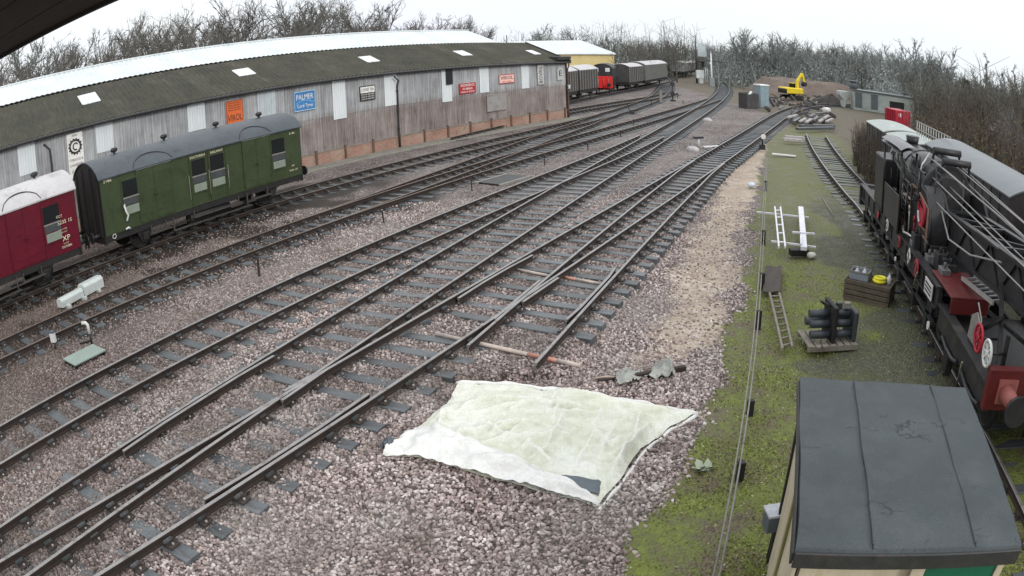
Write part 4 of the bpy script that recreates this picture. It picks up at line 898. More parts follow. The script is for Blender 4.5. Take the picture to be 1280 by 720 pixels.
STK = [((170, 337), .42, 'thin dark stake between the green van and the rusty line'), ((324, 345), .46, 'dark stake standing in the ballast left of the plain track'), ((480, 279), .36, 'dark stake beside the rusty line, second from the van'), ((590, 238), .4, 'dark stake left of the flat pit cover'), ((681, 206), .36, 'dark stake in front of the shed corner'), ((735, 187), .36, 'dark stake to the right of the shed corner, nearest the middle tracks'), ((776, 171), .34, 'small dark stake beyond the shed corner near the middle tracks'), ((373, 227), .4, 'thin dark stake just past the right end of the green van'), ((792, 156), .34, 'tiny dark stake in the ballast before the small disc signal'), ((814, 133), .5, 'slim dark stake left of the concrete post'), ((847, 123), .5, 'slim dark stake right of the disc signal'), ((854, 130), .3, 'shortest dark stake in the far ballast')]
for px, h, lb in STK:
    p = at(*px, -.22); m = MB(); m.bar((0, 0, -.1), (random.uniform(-.05, .05), random.uniform(-.02, .02), h + .08), .06, .05, up=(1, 0, 0)); o = m.build('stake', M_railside); o.location = p; tag(o, lb, 'stake', 'dark stakes along the lines')
o = thing('pit_cover', 'flat dark cover in a pale frame between the rusty and plain tracks', 'cover', at(630, 225, -.2), .92)
m = MB(); m.box(-1.0, 1.0, -.55, .55, 0, .04); m.build('lid', M_gutter, o); m = MB(); m.box(-1.1, 1.1, -.68, -.56, -.05, .06); m.box(-1.1, 1.1, .56, .68, -.05, .06); m.build('frame', M_steelgrey, o)
# ================================================================== FELT-ROOFED HUT
Hd = at(1001, 677, 2.25); Ha = at(1004, 472, 2.25); hy = (Ha - Hd); HL = hy.length; hy.normalize(); HW = 2.08
hut = thing('hut', 'wooden hut with dark felt roof, cream boards and a green door', 'hut', (Hd.x, Hd.y, 0), math.atan2(hy.y, hy.x) - PI / 2)
N = NT('cracked_roofing_felt'); v = N.coord('Object'); w1 = N.noise(v, 1.2, 5, .6)
dv_ = N.node('ShaderNodeVectorMath'); dv_.operation = 'ADD'; wn_ = N.node('ShaderNodeTexNoise'); wn_.inputs['Scale'].default_value = 5; wn_.inputs['Detail'].default_value = 4; N.link(v, wn_.inputs['Vector'])
sc_ = N.node('ShaderNodeVectorMath'); sc_.operation = 'SCALE'; sc_.inputs['Scale'].default_value = .35; N.link(wn_.outputs['Color'], sc_.inputs[0]); N.link(v, dv_.inputs[0]); N.link(sc_.outputs[0], dv_.inputs[1])
mpv = N.node('ShaderNodeMapping'); mpv.inputs['Scale'].default_value = (.35, 1.9, 1); N.link(dv_.outputs[0], mpv.inputs[0])
vo = N.node('ShaderNodeTexVoronoi'); vo.feature = 'DISTANCE_TO_EDGE'; vo.inputs['Scale'].default_value = 1.7; N.link(mpv.outputs[0], vo.inputs['Vector'])
crk = N.ramp(vo.outputs['Distance'], [(.004, (1, 1, 1)), (.02, (0, 0, 0))])
msk = N.ramp(N.noise(v, 1.3, 3), [(.55, (0, 0, 0)), (.61, (.8, .8, .8))]); crk = N.mix(1.0, crk, msk, 'MULTIPLY')
gr = N.noise(v, 70, 4, .75)
c = N.ramp(N.math('ADD', N.math('MULTIPLY', w1, .6), N.math('MULTIPLY', gr, .4)), [(.32, (.020, .027, .030)), (.5, (.044, .055, .060)), (.68, (.088, .100, .106))])
c = N.mix(N.ramp(N.noise(v, 2.2, 6, .65), [(.5, (0, 0, 0)), (.68, (.5, .5, .5))]), c, (.066, .070, .076))
c = N.mix(crk, c, (.02, .026, .03))
hh = N.math('ADD', N.math('MULTIPLY', gr, .8), N.math('MULTIPLY', N.noise(v, 14, 4), .5)); hh = N.math('SUBTRACT', hh, N.math('MULTIPLY', crk, 1.2))
M_felt = N.set(**{'Base Color': c, 'Roughness': N.ramp(w1, [(.35, (.46, .46, .46)), (.65, (.78, .78, .78))]), 'Specular IOR Level': .35, 'Normal': N.bump(hh, .6, .012)})
M_cream2 = paint('weathered_cream_boards', (.46, .40, .30), .65, .2, 1.6, (.26, .24, .12), .6, stretch=(1, 1, .4), bump=.3)
M_door = paint('dark_green_door_paint', (.012, .105, .060), .4, .2, 1.5, (.02, .05, .03), .4)
M_moss = paint('mossy_trim', (.17, .16, .06), .8, .35, 3)
m = MB(); m.box(.05, HW - .05, .06, HL - .06, 1.4, 2.10); m.box(.05, .10, .06, HL - .06, -.35, 1.4); m.box(HW - .1, HW - .05, .06, HL - .06, -.35, 1.4); m.box(.1, HW - .1, HL - .12, HL - .06, -.35, 1.4); m.box(.1, HW - .1, .06, .12, -.35, 1.4); m.build('wall', M_cream2, hut)
m = MB()
for k in range(18): m.box(.028, .049, .1 + k * (HL - .25) / 18, .1 + (k + .92) * (HL - .25) / 18, -.35, 2.08)
m.build('side_cladding', M_cream2, hut, bevel=.004)
for y, mt in ((.06, M_cream2), (HL * .48, M_moss), (HL - .1, M_under)):
    m = MB(); m.box(.0, .027, y - .06, y + .06, -.35, 2.08); m.build('cover_strip', mt, hut)
# the roof: three overlapping felts with wavering lapped seams
m = MB(); m.box(-.02, HW + .02, -.02, HL + .02, 2.09, 2.205); m.build('roof_deck', M_under, hut)
seam = [0, .315, .79, 1.0]
for k in range(3):
    x0, x1 = seam[k] * HW - (.03 if k == 0 else .05), seam[k + 1] * HW + (.03 if k == 2 else .02); rows = []; nxx, nyy = 26, 60
    for j in range(nyy + 1):
        y = -.05 + (HL + .1) * j / nyy; r = []
        for i in range(nxx + 1):
            u = i / nxx; a = x0 + .009 * math.sin(y * 2.3 + k) + .004 * math.sin(y * 6 + k * 2); x = a + (x1 - a) * u
            z = 2.214 + (.006, .013, .0065)[k] + .012 * float(vnoise(np.array(x), np.array(y), .35, 31)) + .006 * float(vnoise(np.array(x), np.array(y), .1, 32))
            if k > 0: z += .016 * math.exp(-((x - a) / .035) ** 2)
            r.append((x, y, z))
        rows.append(r)
    lo = [(p[0], -.06, 2.10) for p in rows[0]]; hi = [(p[0], HL + .06, 2.12) for p in rows[-1]]
    m = MB(); m.loft([lo] + rows + [hi])
    if k == 0: m.loft([[(r[0][0] - .012, r[0][1], 2.09) for r in rows], [r[0] for r in rows]])
    if k == 2: m.loft([[r[-1] for r in rows], [(r[-1][0] + .012, r[-1][1], 2.10) for r in rows]])
    m.build('roof_felt', M_felt, hut, recalc=False)
m = MB(); m.tube([(seam[1] * HW - .045 + .009 * math.sin(y * 2.3 + 1) + .004 * math.sin(y * 6 + 2), y, 2.236 + .006 * math.sin(7 * y)) for y in [HL * i / 40 for i in range(41)]], .012, 6); m.build('seam_ridge', M_felt, hut)
m = MB(); m.tube([(seam[2] * HW - .045 + .009 * math.sin(y * 2.3 + 2) + .004 * math.sin(y * 6 + 4), y, 2.236 + .006 * math.sin(5 * y)) for y in [HL * i / 40 for i in range(41)]], .014, 6); m.build('seam_ridge', M_felt, hut)
m = MB(); m.box(-.03, HW + .04, -.085, -.06, 2.04, 2.2); m.box(-.055, -.03, -.06, HL + .04, 2.06, 2.19); m.build('fascia', M_gutter, hut, bevel=.01)
m = MB(); m.box(1.2, 1.95, .0, .058, -.2, 1.98); m.build('door', M_door, hut, bevel=.006)
for x0, x1 in ((.06, .2), (1.06, 1.19), (1.955, 2.03)):
    m = MB(); m.box(x0, x1, -.02, .055, -.3, 2.03); m.build('door_trim', M_cream2, hut)
m = MB(); m.box(HW + .02, HW + .16, HL * .86, HL * .98, 1.75, 2.02); m.build('vent_box', M_whitel, hut, bevel=.03)
o = thing('junction_box', 'small pale grey box on a post beside the hut wall', 'box', at(960, 700, -.3))
m = MB(); m.cyl((0, 0, -.1), (0, 0, .62), .04, 8); m.build('post', M_under, o); m = MB(); m.box(-.17, .17, -.11, .11, .55, .80); m.build('case', M_slate, o, bevel=.01); m = MB(); m.box(-.185, .185, -.13, .13, .80, .83); m.build('lid', paint('pale_grey_lid', (.40, .42, .45), .5), o)
# ================================================================== SIGNAL WIRES AND THINGS ON THE GRASS
sw = thing('signal_wires', 'pair of thin signal wires on low stakes running along the grass', 'wire run')
wp = [at(958, 197, -.02), at(955, 260, -.02), at(950, 345, 0), at(943, 430, .02), at(933, 510, .04), at(915, 620, .02), at(893, 730, .0)]
for dx in (-.035, .04):
    m = MB(); m.tube([Vector((p.x + dx, p.y, p.z + .02 + dx * .3)) for p in wp], .016, 5); m.build('wire', M_steelgrey, sw)
for px in ((956, 235), (953, 300), (951, 356), (946, 405), (934, 521), (921, 600)):
    p = at(*px, -.25); m = MB(); m.box(p.x - .02, p.x + .09, p.y - .045, p.y + .045, -.4, .06); m.build('stake', M_under, sw)
m = MB(); M_mat = paint('dark_brown_mat', (.052, .042, .036), .75, .25, 4, (.09, .08, .06), .4, bump=.4)
c = [at(957, 334, -.24), at(977, 334, -.24), at(975, 366, -.24), at(953, 366, -.24)]; cc = sum(c, Vector()) / 4
rows = []
for j in range(9):
    l, r = c[0].lerp(c[3], j / 8), c[1].lerp(c[2], j / 8); rows.append([tuple(l.lerp(r, i / 6) - cc + Vector((0, 0, .018 * math.sin(i * 1.3 + j)))) for i in range(7)])
m.loft(rows); m.loft([[(p[0], p[1], p[2] - .03) for p in r] for r in rows]); 
for q in (0, -1): m.loft([[r[q] for r in rows], [(r[q][0], r[q][1], r[q][2] - .03) for r in rows]])
for q in (0, -1): m.loft([rows[q], [(p[0], p[1], p[2] - .03) for p in rows[q]]])
o = m.build('rubber_mat', M_mat); o.location = cc + Vector((0, 0, .03)); tag(o, 'dark brown rubber mat lying on the grass by the wires', 'mat')
def ladder(label, a0, a1, b0, b1, z0, z1, n, mat, r=.025, cat='ladder'):
    A0, B0, A1, B1 = at(*a0, z0), at(*b0, z0), at(*a1, z1), at(*b1, z1); o = thing('ladder', label, cat, A0)
    for p, q in ((A0, A1), (B0, B1)):
        m = MB(); m.bar(p - A0, q - A0, .05, .07); m.build('stile', mat, o)
    for k in range(n):
        f = (k + .5) / n; m = MB(); m.cyl(A0.lerp(A1, f) - A0, B0.lerp(B1, f) - A0, r, 6); m.build('rung', mat, o)
M_oldwood = paint('weathered_grey_timber', (.21, .19, .155), .8, .3, 3, (.08, .075, .05), .5, stretch=(1, 1, .5))
ladder('old grey wooden ladder lying flat on the grass beyond the mat', (962, 367), (978, 437), (974, 367), (990, 434), -.2, -.2, 9, M_oldwood)
M_lilac = paint('white_painted_beam', (.68, .67, .72), .5, .15, 4, (.40, .38, .38), .5)
ladder('white painted ladder resting on two cross bars on the grass', (968.5, 259), (973.5, 309), (975.5, 259), (981.5, 309), -.02, -.02, 5, M_lilac, .035)
o = thing('white_beam', 'single white beam with end bracket, right of the white ladder', 'beam', at(1001, 260, -.02))
A = Vector((0, 0, 0)); B = at(1005, 311, -.02) - at(1001, 260, -.02); m = MB(); m.bar(A, B, .2, .12); m.build('beam', M_lilac, o, bevel=.01)
m = MB(); q = A.lerp(B, .72); m.bar(q + Vector((-.35, .1, .08)), q + Vector((.38, -.12, .08)), .06, .05); q = A.lerp(B, .8); m.bar(q + Vector((-.1, 0, .09)), q.lerp(B, .9) + Vector((-.1, 0, .09)), .05, .08); m.build('bracket', M_lilac, o)
for a, b, lb in (((946, 265), (1011, 272), 'far thin pale cross bar under the white ladder'), ((964, 301.5), (1020, 309), 'near thin pale cross bar under the white ladder')):
    m = MB(); p, q = at(*a, -.12), at(*b, -.12); m.bar(p - p, q - p, .06, .05); o = m.build('cross_bar', M_lilac); o.location = p; tag(o, lb, 'bar')
m = MB(); m.prism([(-.3, -.12), (.3, -.15), (.35, .12), (-.28, .14)], 'z', -.1, .1); o = m.build('timber_block', M_under, bevel=.02); o.location = at(998, 315, -.2); tag(o, 'dark timber block under the near end of the white beam', 'block')
def rock(name, label, px, r, mat, seed=1, z=-.22, cat='stone'):
    bm = bmesh.new(); bmesh.ops.create_icosphere(bm, subdivisions=3, radius=r); rg = random.Random(seed); ax = [Vector((rg.gauss(0, 1), rg.gauss(0, 1), rg.gauss(0, 1))).normalized() for _ in range(9)]
    for vv in bm.verts:
        k = min(1.0, min(.62 + .38 * rg.random() * 0 + abs(0) + (1.0 if vv.co.normalized().dot(a) < .55 else .55 / max(.55, vv.co.normalized().dot(a)) - .0) * .38 for a in ax)); vv.co *= k
        vv.co.z *= .65
    me = bpy.data.meshes.new(name); bm.to_mesh(me); bm.free(); me.materials.append(mat); o = link(name, me); o.location = at(*px, z) if not isinstance(px, Vector) else px; return tag(o, label, cat)
M_palestone = paint('pale_stone', (.55, .54, .50), .8, .2, 6); rock('stone', 'pale green-white stone at the near end of the beams', (1015, 319), .16, M_palestone, 4)
o = thing('white_plank', 'white plank lying across the grass near the far turnout', 'plank', at(980, 194.5, -.2), math.atan2(-.58, 1.2))
m = MB(); m.box(-.7, .7, -.13, .13, 0, .07); m.build('plank', M_whitel, o, bevel=.01)
m = MB(); p, q = at(1027, 246, -.2), at(1042, 270, -.2); m.cyl(p - p, q - p, .03, 6); o = m.build('iron_rod', M_oldwood); o.location = p; tag(o, 'thin rod lying on the grass near the crane track', 'rod')
rock('clear_bag', 'small pale blue plastic bag beside the dirt path', (939, 231), .2, paint('pale_blue_plastic', (.45, .50, .55), .3, .2, 6), 9, cat='bag')
m = MB(); p = at(880, 588, -.28)
for k in range(26):
    a = random.uniform(0, 6.28); L = random.uniform(.06, .2); d = Vector((math.cos(a), math.sin(a), random.uniform(.25, 1.0))).normalized(); q = p + Vector((random.uniform(-.12, .12), random.uniform(-.07, .07), .02)); s_ = d.cross(Vector((0, 0, 1))).normalized() * L * .35
    m.add([q, q + d * L * .5 + s_, q + d * L, q + d * L * .5 - s_], [(0, 1, 2, 3)])
tag(m.build('weed_plant', paint('pale_weed_leaf', (.34, .38, .28), .6, .3, 6), recalc=False), 'pale grey-green weed growing beside the wires', 'weed')
# pallets with gear
M_pallet = paint('dark_pallet_wood', (.085, .068, .048), .8, .4, 3, (.16, .14, .11), .5, bump=.4)
M_tub = paint('grey_plastic_tub', (.20, .23, .25), .5, .2, 5); M_mach = paint('blue_grey_machine', (.040, .047, .055), .45, .3, 5, (.05, .04, .03), .5); M_yel = paint('yellow_plastic', (.72, .66, .03), .4, .1, 6)
pc = at(1086, 374, -.27); prz = math.atan2(-.88, .94)
o = thing('timber_crate', 'dark wooden crate of stacked planks carrying tubs and bottles', 'crate', pc, prz)
for k in range(4):
    m = MB(); z = .02 + k * .13
    m.box(-.62, .62, -.40, -.36, z, z + .11); m.box(-.62, .62, .36, .40, z, z + .11); m.box(-.66, -.62, -.39, .39, z, z + .11); m.box(.62, .66, -.39, .39, z, z + .11); m.build('plank_course', M_pallet, o, bevel=.008)
m = MB(); m.box(-.62, .62, -.36, .36, .40, .46); m.build('deck', M_pallet, o)
m = MB(); m.box(-.6, .6, -.46, -.401, -.05, .05); m.build('skid', M_pallet, o)
def on(px_off, z): return pc + Matrix.Rotation(prz, 3, 'Z') @ Vector((px_off[0], px_off[1], z))
t = thing('plastic_tub', 'open grey plastic tub standing on the dark wooden crate', 'tub', on((-.33, .05), .475), prz)
m = MB(); 
for a in ((-.27, .27, -.22, -.195), (-.27, .27, .195, .22), (-.27, -.245, -.195, .195), (.245, .27, -.195, .195)): m.box(a[0], a[1], a[2], a[3], 0, .2)
m.box(-.25, .25, -.2, .2, .0, .02); m.build('body', M_tub, t); m = MB(); m.tube([(-.28, -.23, .2), (.28, -.23, .2), (.28, .23, .2), (-.28, .23, .2)], .022, 6, closed=True); m.build('rim', M_steelgrey, t)
for dx, dy, lb in ((-.42, .0, 'white bottle in the left part of the grey tub'), (-.22, .08, 'white bottle in the right part of the grey tub'), (.5, .12, 'white bottle standing at the right end of the dark crate')):
    b = thing('bottle', lb, 'bottle', on((dx, dy), .495 if dx < 0 else .47)); m = MB(); m.tube([(0, 0, 0), (0, 0, .16), (0, 0, .2), (0, 0, .25)], [.07, .07, .035, .03], 10); m.build('body', M_whitel, b); m = MB(); m.cyl((0, 0, .25), (0, 0, .28), .033, 8); m.build('cap', M_tub, b)
m = MB(); m.ring((0, 0, .05), (0, 0, 1), .16, .045, 20, 8); m.ring((.02, 0, .11), (0, .1, 1), .15, .04, 20, 8); o = m.build('coiled_hose', M_yel); o.location = on((.22, .08), .465); tag(o, 'yellow coiled hose on the dark wooden crate', 'hose')
pc2 = at(1034, 428, -.27); o = thing('pallet', 'grey wooden pallet under the blue-grey machine', 'pallet', pc2, -.08)
for y in (-.4, 0, .4):
    m = MB(); m.box(-.6, .6, y - .05, y + .05, 0, .09); m.build('bearer', M_oldwood, o)
for k in range(7):
    m = MB(); m.box(-.6 + k * .175, -.46 + k * .175, -.45, .45, .091, .115); m.build('slat', M_oldwood, o)
o = thing('machine', 'blue-grey machine of stacked rollers in a dark frame on the pallet', 'machine', pc2 + Vector((0, 0, .115)), -.08)
for z, y in ((.16, -.2), (.36, -.12), (.54, .0), (.30, .2)):
    m = MB(); m.cyl((-.52, y, z), (-.06, y, z), .085, 14); m.build('roller', M_mach, o)
    m = MB(); m.cyl((.06, y, z), (.46, y, z), .085, 14); m.build('roller', M_mach, o)
m = MB(); m.box(-.05, .05, -.36, .34, 0, .78); m.build('centre_frame', M_under, o, bevel=.02)
m = MB(); m.box(.47, .58, -.33, .33, 0, .66); m.build('end_frame', M_mach, o, bevel=.03)
m = MB(); m.ring((-.12, .05, .72), (.6, .3, 1), .13, .025, 16, 6); m.build('cable_loop', M_black, o)
for x, y, z in ((.2, .05, .62), (.38, -.02, .64), (.3, .2, .45)):
    m = MB(); m.box(x - .07, x + .07, y - .06, y + .06, z, z + .14); m.build('housing', M_steelgrey if x > .35 else M_mach, o, bevel=.015)
for x in (-.4, -.25):
    m = MB(); m.box(x - .05, x + .05, -.55, -.4, .0, .04); m.box(x - .05, x + .05, -.42, -.4, .04, .14); m.build('bracket', M_oldwood, o)
M_greystone = paint('grey_stone_heap', (.36, .35, .35), .85, .4, 4)
# far point lever and ground signal
o = thing('point_lever', 'black point lever stand with a white board beside the far turnout', 'lever', at(873, 184, -.22), .3)
m = MB(); m.cyl((0, 0, 0), (0, 0, .5), .09, 8); m.build('stand', M_cover, o); m = MB(); m.box(-.32, .32, -.12, .12, .5, .62); m.build('weight', M_black, o, bevel=.03); m = MB(); m.box(.3, 1.7, -.2, .1, .0, .05); m.build('board', M_whitel, o)
rock('stone', 'largest pale stone heap beside the point lever', (866, 188), .42, M_greystone, 12)
rock('stone', 'pale stone heap between the middle line and the point lever', (884, 151), .45, M_greystone, 14)
o = thing('ground_signal', 'short black ground signal with white faces at the end of the wires', 'signal', at(953, 187, -.22))
m = MB(); m.box(-.16, .16, -.12, .12, 0, .3); m.cyl((0, 0, .3), (0, 0, .7), .05, 8); m.build('stand', M_black, o); m = MB(); m.disc((.02, -.1, .78), (0, 1, 0), .16, .03, 16); m.build('disc', M_whitel, o); m = MB(); m.box(-.07, .07, -.06, .06, .7, .98); m.build('lamp', M_black, o)
m = MB(); m.box(.12, .2, -.08, 0, .1, .32); m.build('weight', M_whitel, o)
# ================================================================== STEAM BREAKDOWN CRANE ON THE RIGHT-HAND SIDING
KO = (13.77, 23.32); KU = Vector((.32, .947, 0)).normalized(); KRZ = math.atan2(KU.y, KU.x)
def kw(t, n, z=0): return Vector((KO[0], KO[1], 0)) + KU * t + Vector((KU.y, -KU.x, 0)) * n + Vector((0, 0, z))
M_crane = paint('black_crane_paint', (.016, .017, .019), .42, .5, 1.6, (.05, .042, .036), .45, spec=.35)
M_crane2 = paint('dull_black_plate', (.022, .022, .024), .5, .5, 1.2, (.075, .06, .05), .5)
M_boiler = paint('boiler_cladding', (.026, .027, .029), .35, .35, 1.5, (.10, .095, .09), .5, spec=.55)
M_signalred = paint('bright_red_paint', (.33, .012, .03), .4, .2, 4, (.15, .02, .02), .4)
M_bufferred = paint('dull_red_beam', (.10, .010, .010), .5, .3, 2.5, (.06, .02, .015), .5)
M_pinkred = paint('faded_red_housing', (.30, .10, .09), .55, .25, 4, (.2, .06, .05), .4)
M_fitting = paint('worn_grey_fitting', (.12, .12, .118), .5, .4, 6, (.05, .04, .035), .6)
M_alu = paint('dull_aluminium', (.42, .43, .42), .4, .2, 6, (.2, .19, .17), .4, metal=.5)
M_rope = paint('greased_wire_rope', (.24, .235, .23), .5, .3, 20)
cr = thing('breakdown_crane', 'black steam breakdown crane with red handwheel, long jib and wire ropes', 'railway crane', (KO[0], KO[1], 0), KRZ)
def wheels(par, x, r=.45):
    m = MB()
    for y in (-.72, .72): m.ring((0, y, r), (0, 1, 0), r - .05, .055, 22, 6); m.disc((0, y, r), (0, 1, 0), r - .06, .06, 22); m.disc((0, y, r), (0, 1, 0), .12, .2, 10)
    m.cyl((0, -1.0, r), (0, 1.0, r), .07, 8); o = m.build('wheelset', M_under, par); o.location = (x, 0, 0); return o
for x in (-12.6, -11.2, -9.4, -8.0, -6.4, -4.6, -3.4): wheels(cr, x)
m = MB()
for y in (-1.16, 1.16):
    m.box(-13.4, -2.9, y - .05, y + .05, 1.0, 1.42); m.box(-13.4, -2.9, y - .11, y + .11, .97, 1.02); m.box(-13.4, -2.9, y - .11, y + .11, 1.40, 1.44)
    for k in range(11): x = -13.0 + k * .97; m.box(x - .03, x + .03, y - .09, y + .09, 1.02, 1.40)
    m.box(-13.2, -3.1, y - .04, y + .04, .55, .62)
m.build('side_frame', M_crane2, cr)
m = MB(); m.box(-13.4, -2.9, -1.05, 1.05, 1.28, 1.36); m.build('deck', M_crane, cr)
for x in (-12.6, -11.2, -9.4, -8.0, -6.4, -4.6, -3.4):
    m = MB(); m.box(x - .13, x + .13, 1.02, 1.22, .30, .62); m.prism([(x - .3, .97), (x + .3, .97), (x + .14, .35), (x - .14, .35)], 'y', 1.1, 1.14); m.build('axlebox', M_crane, cr)
m = MB(); m.box(-2.9, -2.72, -1.3, 1.3, .75, 1.45); m.build('buffer_beam', M_crane2, cr, bevel=.01)
for y in (-.87, .87):
    m = MB(); m.cyl((-2.72, y, 1.02), (-2.35, y, 1.02), .12, 12); m.disc((-2.3, y, 1.02), (1, 0, 0), .23, .05, 18); m.build('buffer', M_crane, cr)
for x, z, h, mt, kind in ((-7.75, 1.26, .17, M_whitel, 'disc'), (-9.4, 1.26, .15, M_signalred, 'disc'), (-10.66, 1.25, .2, M_whitel, 'diamond'), (-11.5, 1.24, .2, M_signalred, 'disc'), (-12.8, 1.2, .16, M_whitel, 'plate'), (-6.3, 1.2, .1, M_signalred, 'disc'), (-13.2, .55, .09, M_whitel, 'disc'), (-9.2, .75, .06, M_whitel, 'disc')):
    m = MB()
    if kind == 'disc': m.disc((x, 1.285, z), (0, 1, 0), h, .03, 18)
    elif kind == 'diamond': m.prism([(x - h * .8, z), (x, z - h), (x + h * .8, z), (x, z + h)], 'y', 1.275, 1.30)
    else: m.box(x - .33, x + .33, 1.275, 1.30, z - h, z + h)
    pl = m.build('side_plate', mt, cr)
    m = MB()
    if kind == 'disc' and h > .14: m.ring((x, 1.30, z), (0, 1, 0), h * .55, .018, 14, 5); m.build('painted_ring', M_black, pl)
    if kind == 'plate':
        for k in range(3): m.box(x - .28, x + .28, 1.3015, 1.304, z - .1 + k * .08, z - .06 + k * .08)
        m.build('painted_line', M_black, pl)
    if kind == 'diamond': m.box(x - .05, x + .05, 1.3015, 1.304, z - .1, z + .1); m.build('painted_line', M_black, pl)
# rotating superstructure
m = MB(); m.cyl((-8.3, 0, 1.36), (-8.3, 0, 1.66), 1.05, 32); m.build('turntable', M_crane, cr)
for y in (.95, .45, -.72):
    m = MB(); prof = [(-11.2, 1.62), (-11.3, 2.1), (-11.15, 2.5), (-10.75, 2.78), (-10.2, 2.86), (-9.8, 2.7), (-9.4, 2.3), (-8.6, 2.0), (-7.6, 1.9), (-6.0, 1.85), (-6.0, 1.62)]
    m.prism(prof, 'y', y - .03, y + .03); m.tube([(p[0], y, p[1]) for p in prof[:9]], .04, 6); m.build('side_cheek', M_crane2, cr)
R = []
for i in range(15):
    a = -.35 + (PI / 2 + .35) * i / 14; R.append([(-10.3 - .95 * math.cos(a), y, 1.95 + .95 * math.sin(a)) for y in (.47, .6, .75, .93)])
m = MB(); m.loft(R); m.build('curved_front_plate', M_crane2, cr)
m = MB(); m.cyl((-10.0, .12, 2.66), (-5.3, .12, 2.66), .72, 36); m.build('boiler', M_boiler, cr)
m = MB(); m.cyl((-10.03, .12, 2.66), (-10.12, .12, 2.66), .58, 28, r2=.46); m.bar((-10.15, -.3, 2.66), (-10.15, .55, 2.66), .06, .05); m.cyl((-10.12, .12, 2.66), (-10.2, .12, 2.66), .1, 12); m.build('firehole_door', M_crane2, cr)
for x in (-9.95, -9.2, -7.4, -5.6):
    m = MB(); m.ring((x, .12, 2.66), (1, 0, 0), .725, .022, 40, 6); m.build('boiler_band', M_fitting if x == -9.2 else M_crane, cr)
m = MB(); m.cyl((-5.9, .12, 3.3), (-5.9, .12, 3.6), .18, 14, r2=.23); m.build('chimney', M_crane, cr)
m = MB(); m.loft([[(x, .80 + .6 * f, 3.42 + .20 * math.sin(PI * (.15 + .7 * f)) + (.03 if x in (-9.5, -6.9) else .06)) for f in [k / 8 for k in range(9)]] for x in (-9.5, -9.0, -8.2, -7.4, -6.9)]); m.loft([[(x, .80 + .6 * f, 3.37 + .20 * math.sin(PI * (.15 + .7 * f))) for f in [k / 8 for k in range(9)]] for x in (-9.5, -8.2, -6.9)]); m.build('cab_canopy', paint('wet_canopy_sheet', (.03, .033, .04), .25, .4, 1.5, (.2, .21, .22), .5, spec=.7), cr)
for x in (-9.3, -7.05):
    for y in (.88, 1.32):
        m = MB(); m.cyl((x, y, 1.42), (x, y, 3.5), .035, 8); m.build('cab_post', M_crane, cr)
m = MB(); m.box(-7.0, -5.4, .72, 1.28, 1.44, 2.95); m.build('side_tank', M_crane, cr, bevel=.04)
m = MB(); m.box(-9.25, -7.1, 1.27, 1.31, 1.45, 2.35); m.build('cab_side', M_crane2, cr, bevel=.01)
m = MB(); m.box(-6.6, -5.9, .62, .71, 2.3, 2.9); m.build('white_board', M_whitel, cr)
m = MB(); m.ring((-10.62, 1.02, 2.3), (0, 1, 0), .31, .05, 28, 8)
m.disc((-10.62, 1.0, 2.3), (0, 1, 0), .29, .05, 28); m.build('red_handwheel', M_signalred, cr)
m = MB(); m.tube([(-10.62 + .25 * math.cos(a), 1.05, 2.3 + .27 * math.sin(a)) for a in (-1.2, -.8, -.4, 0)], .03, 6); m.build('wheel_mark', M_whitel, cr)
m = MB(); m.cyl((-9.9, -.6, 1.95), (-9.9, .88, 1.95), .34, 20); m.cyl((-8.9, -.6, 1.85), (-8.9, .88, 1.85), .3, 20); m.build('rope_drum', M_crane2, cr)
for k, (x, y, z) in enumerate(((-9.6, 1.08, 1.9), (-9.2, 1.1, 2.1), (-9.9, 1.0, 1.7), (-8.7, 1.1, 2.25))):
    m = MB(); m.tube([(x, y, 1.45), (x + .03, y, z), (x - .05, y + .03, z + .22)], .022, 6); m.cyl((x - .05, y + .03, z + .22), (x - .06, y + .03, z + .36), .035, 8); m.build('control_lever', M_alu if k == 0 else M_signalred if k == 2 else M_steelgrey, cr)
m = MB(); m.tube([(-10.3, 1.1, 1.6), (-10.0, 1.2, 1.62), (-9.6, 1.22, 1.56), (-9.2, 1.15, 1.62)], .03, 6); m.build('steam_pipe', M_alu, cr)
m = MB(); m.box(-11.3, -10.5, .3, .9, 1.5, 1.72); m.cyl((-11.1, .95, 1.5), (-11.1, .95, 1.85), .07, 10); m.build('gearbox', M_crane2, cr, bevel=.03)
# jib: two tapering plate-and-lattice beams laid along the train toward the camera
for y in (.42, -.62):
    m = MB(); m.tube([(-10.3, y, 2.45), (-16, y, 2.8), (-23, y, 3.1)], .05, 6) if False else None; zf = lambda x, k: (2.0 + (-10.3 - x) * .075) + k * (.42 - .012 * (-10.3 - x))
    for a, b in ((-10.3, -13.4), (-13.4, -16.4), (-16.4, -19.4), (-19.4, -23.0)):
        m.bar((a, y, zf(a, 1)), (b, y, zf(b, 1)), .16, .07); m.bar((a, y, zf(a, -1)), (b, y, zf(b, -1)), .16, .07)
    for k in range(16):
        a, b = -10.4 - k * .78, -10.4 - (k + 1) * .78; sg = 1 if k % 2 else -1
        m.bar((a, y, zf(a, sg)), (b, y, zf(b, -sg)), .07, .05)
    m.build('jib_beam', M_crane, cr)
    m = MB(); m.add([(-10.3, y - .02, zf(-10.3, -1)), (-22.9, y - .02, zf(-22.9, -1)), (-22.9, y - .02, zf(-22.9, .95)), (-10.3, y - .02, zf(-10.3, .95))], [(0, 1, 2, 3)]); m.build('jib_web', M_crane2, cr, recalc=False)
m = MB()
for k in range(12): x = -10.8 - k * 1.0; m.bar((x, .42, zf(x, 1)), (x - (.5 if k % 2 else 0), -.62, zf(x, 1)), .07, .06)
m.build('jib_cross_brace', M_crane, cr)
m = MB(); m.bar((-13.6, .52, 2.70), (-15.0, .52, 2.75), .05, .03); m.build('jib_worn_edge', M_fitting, cr)
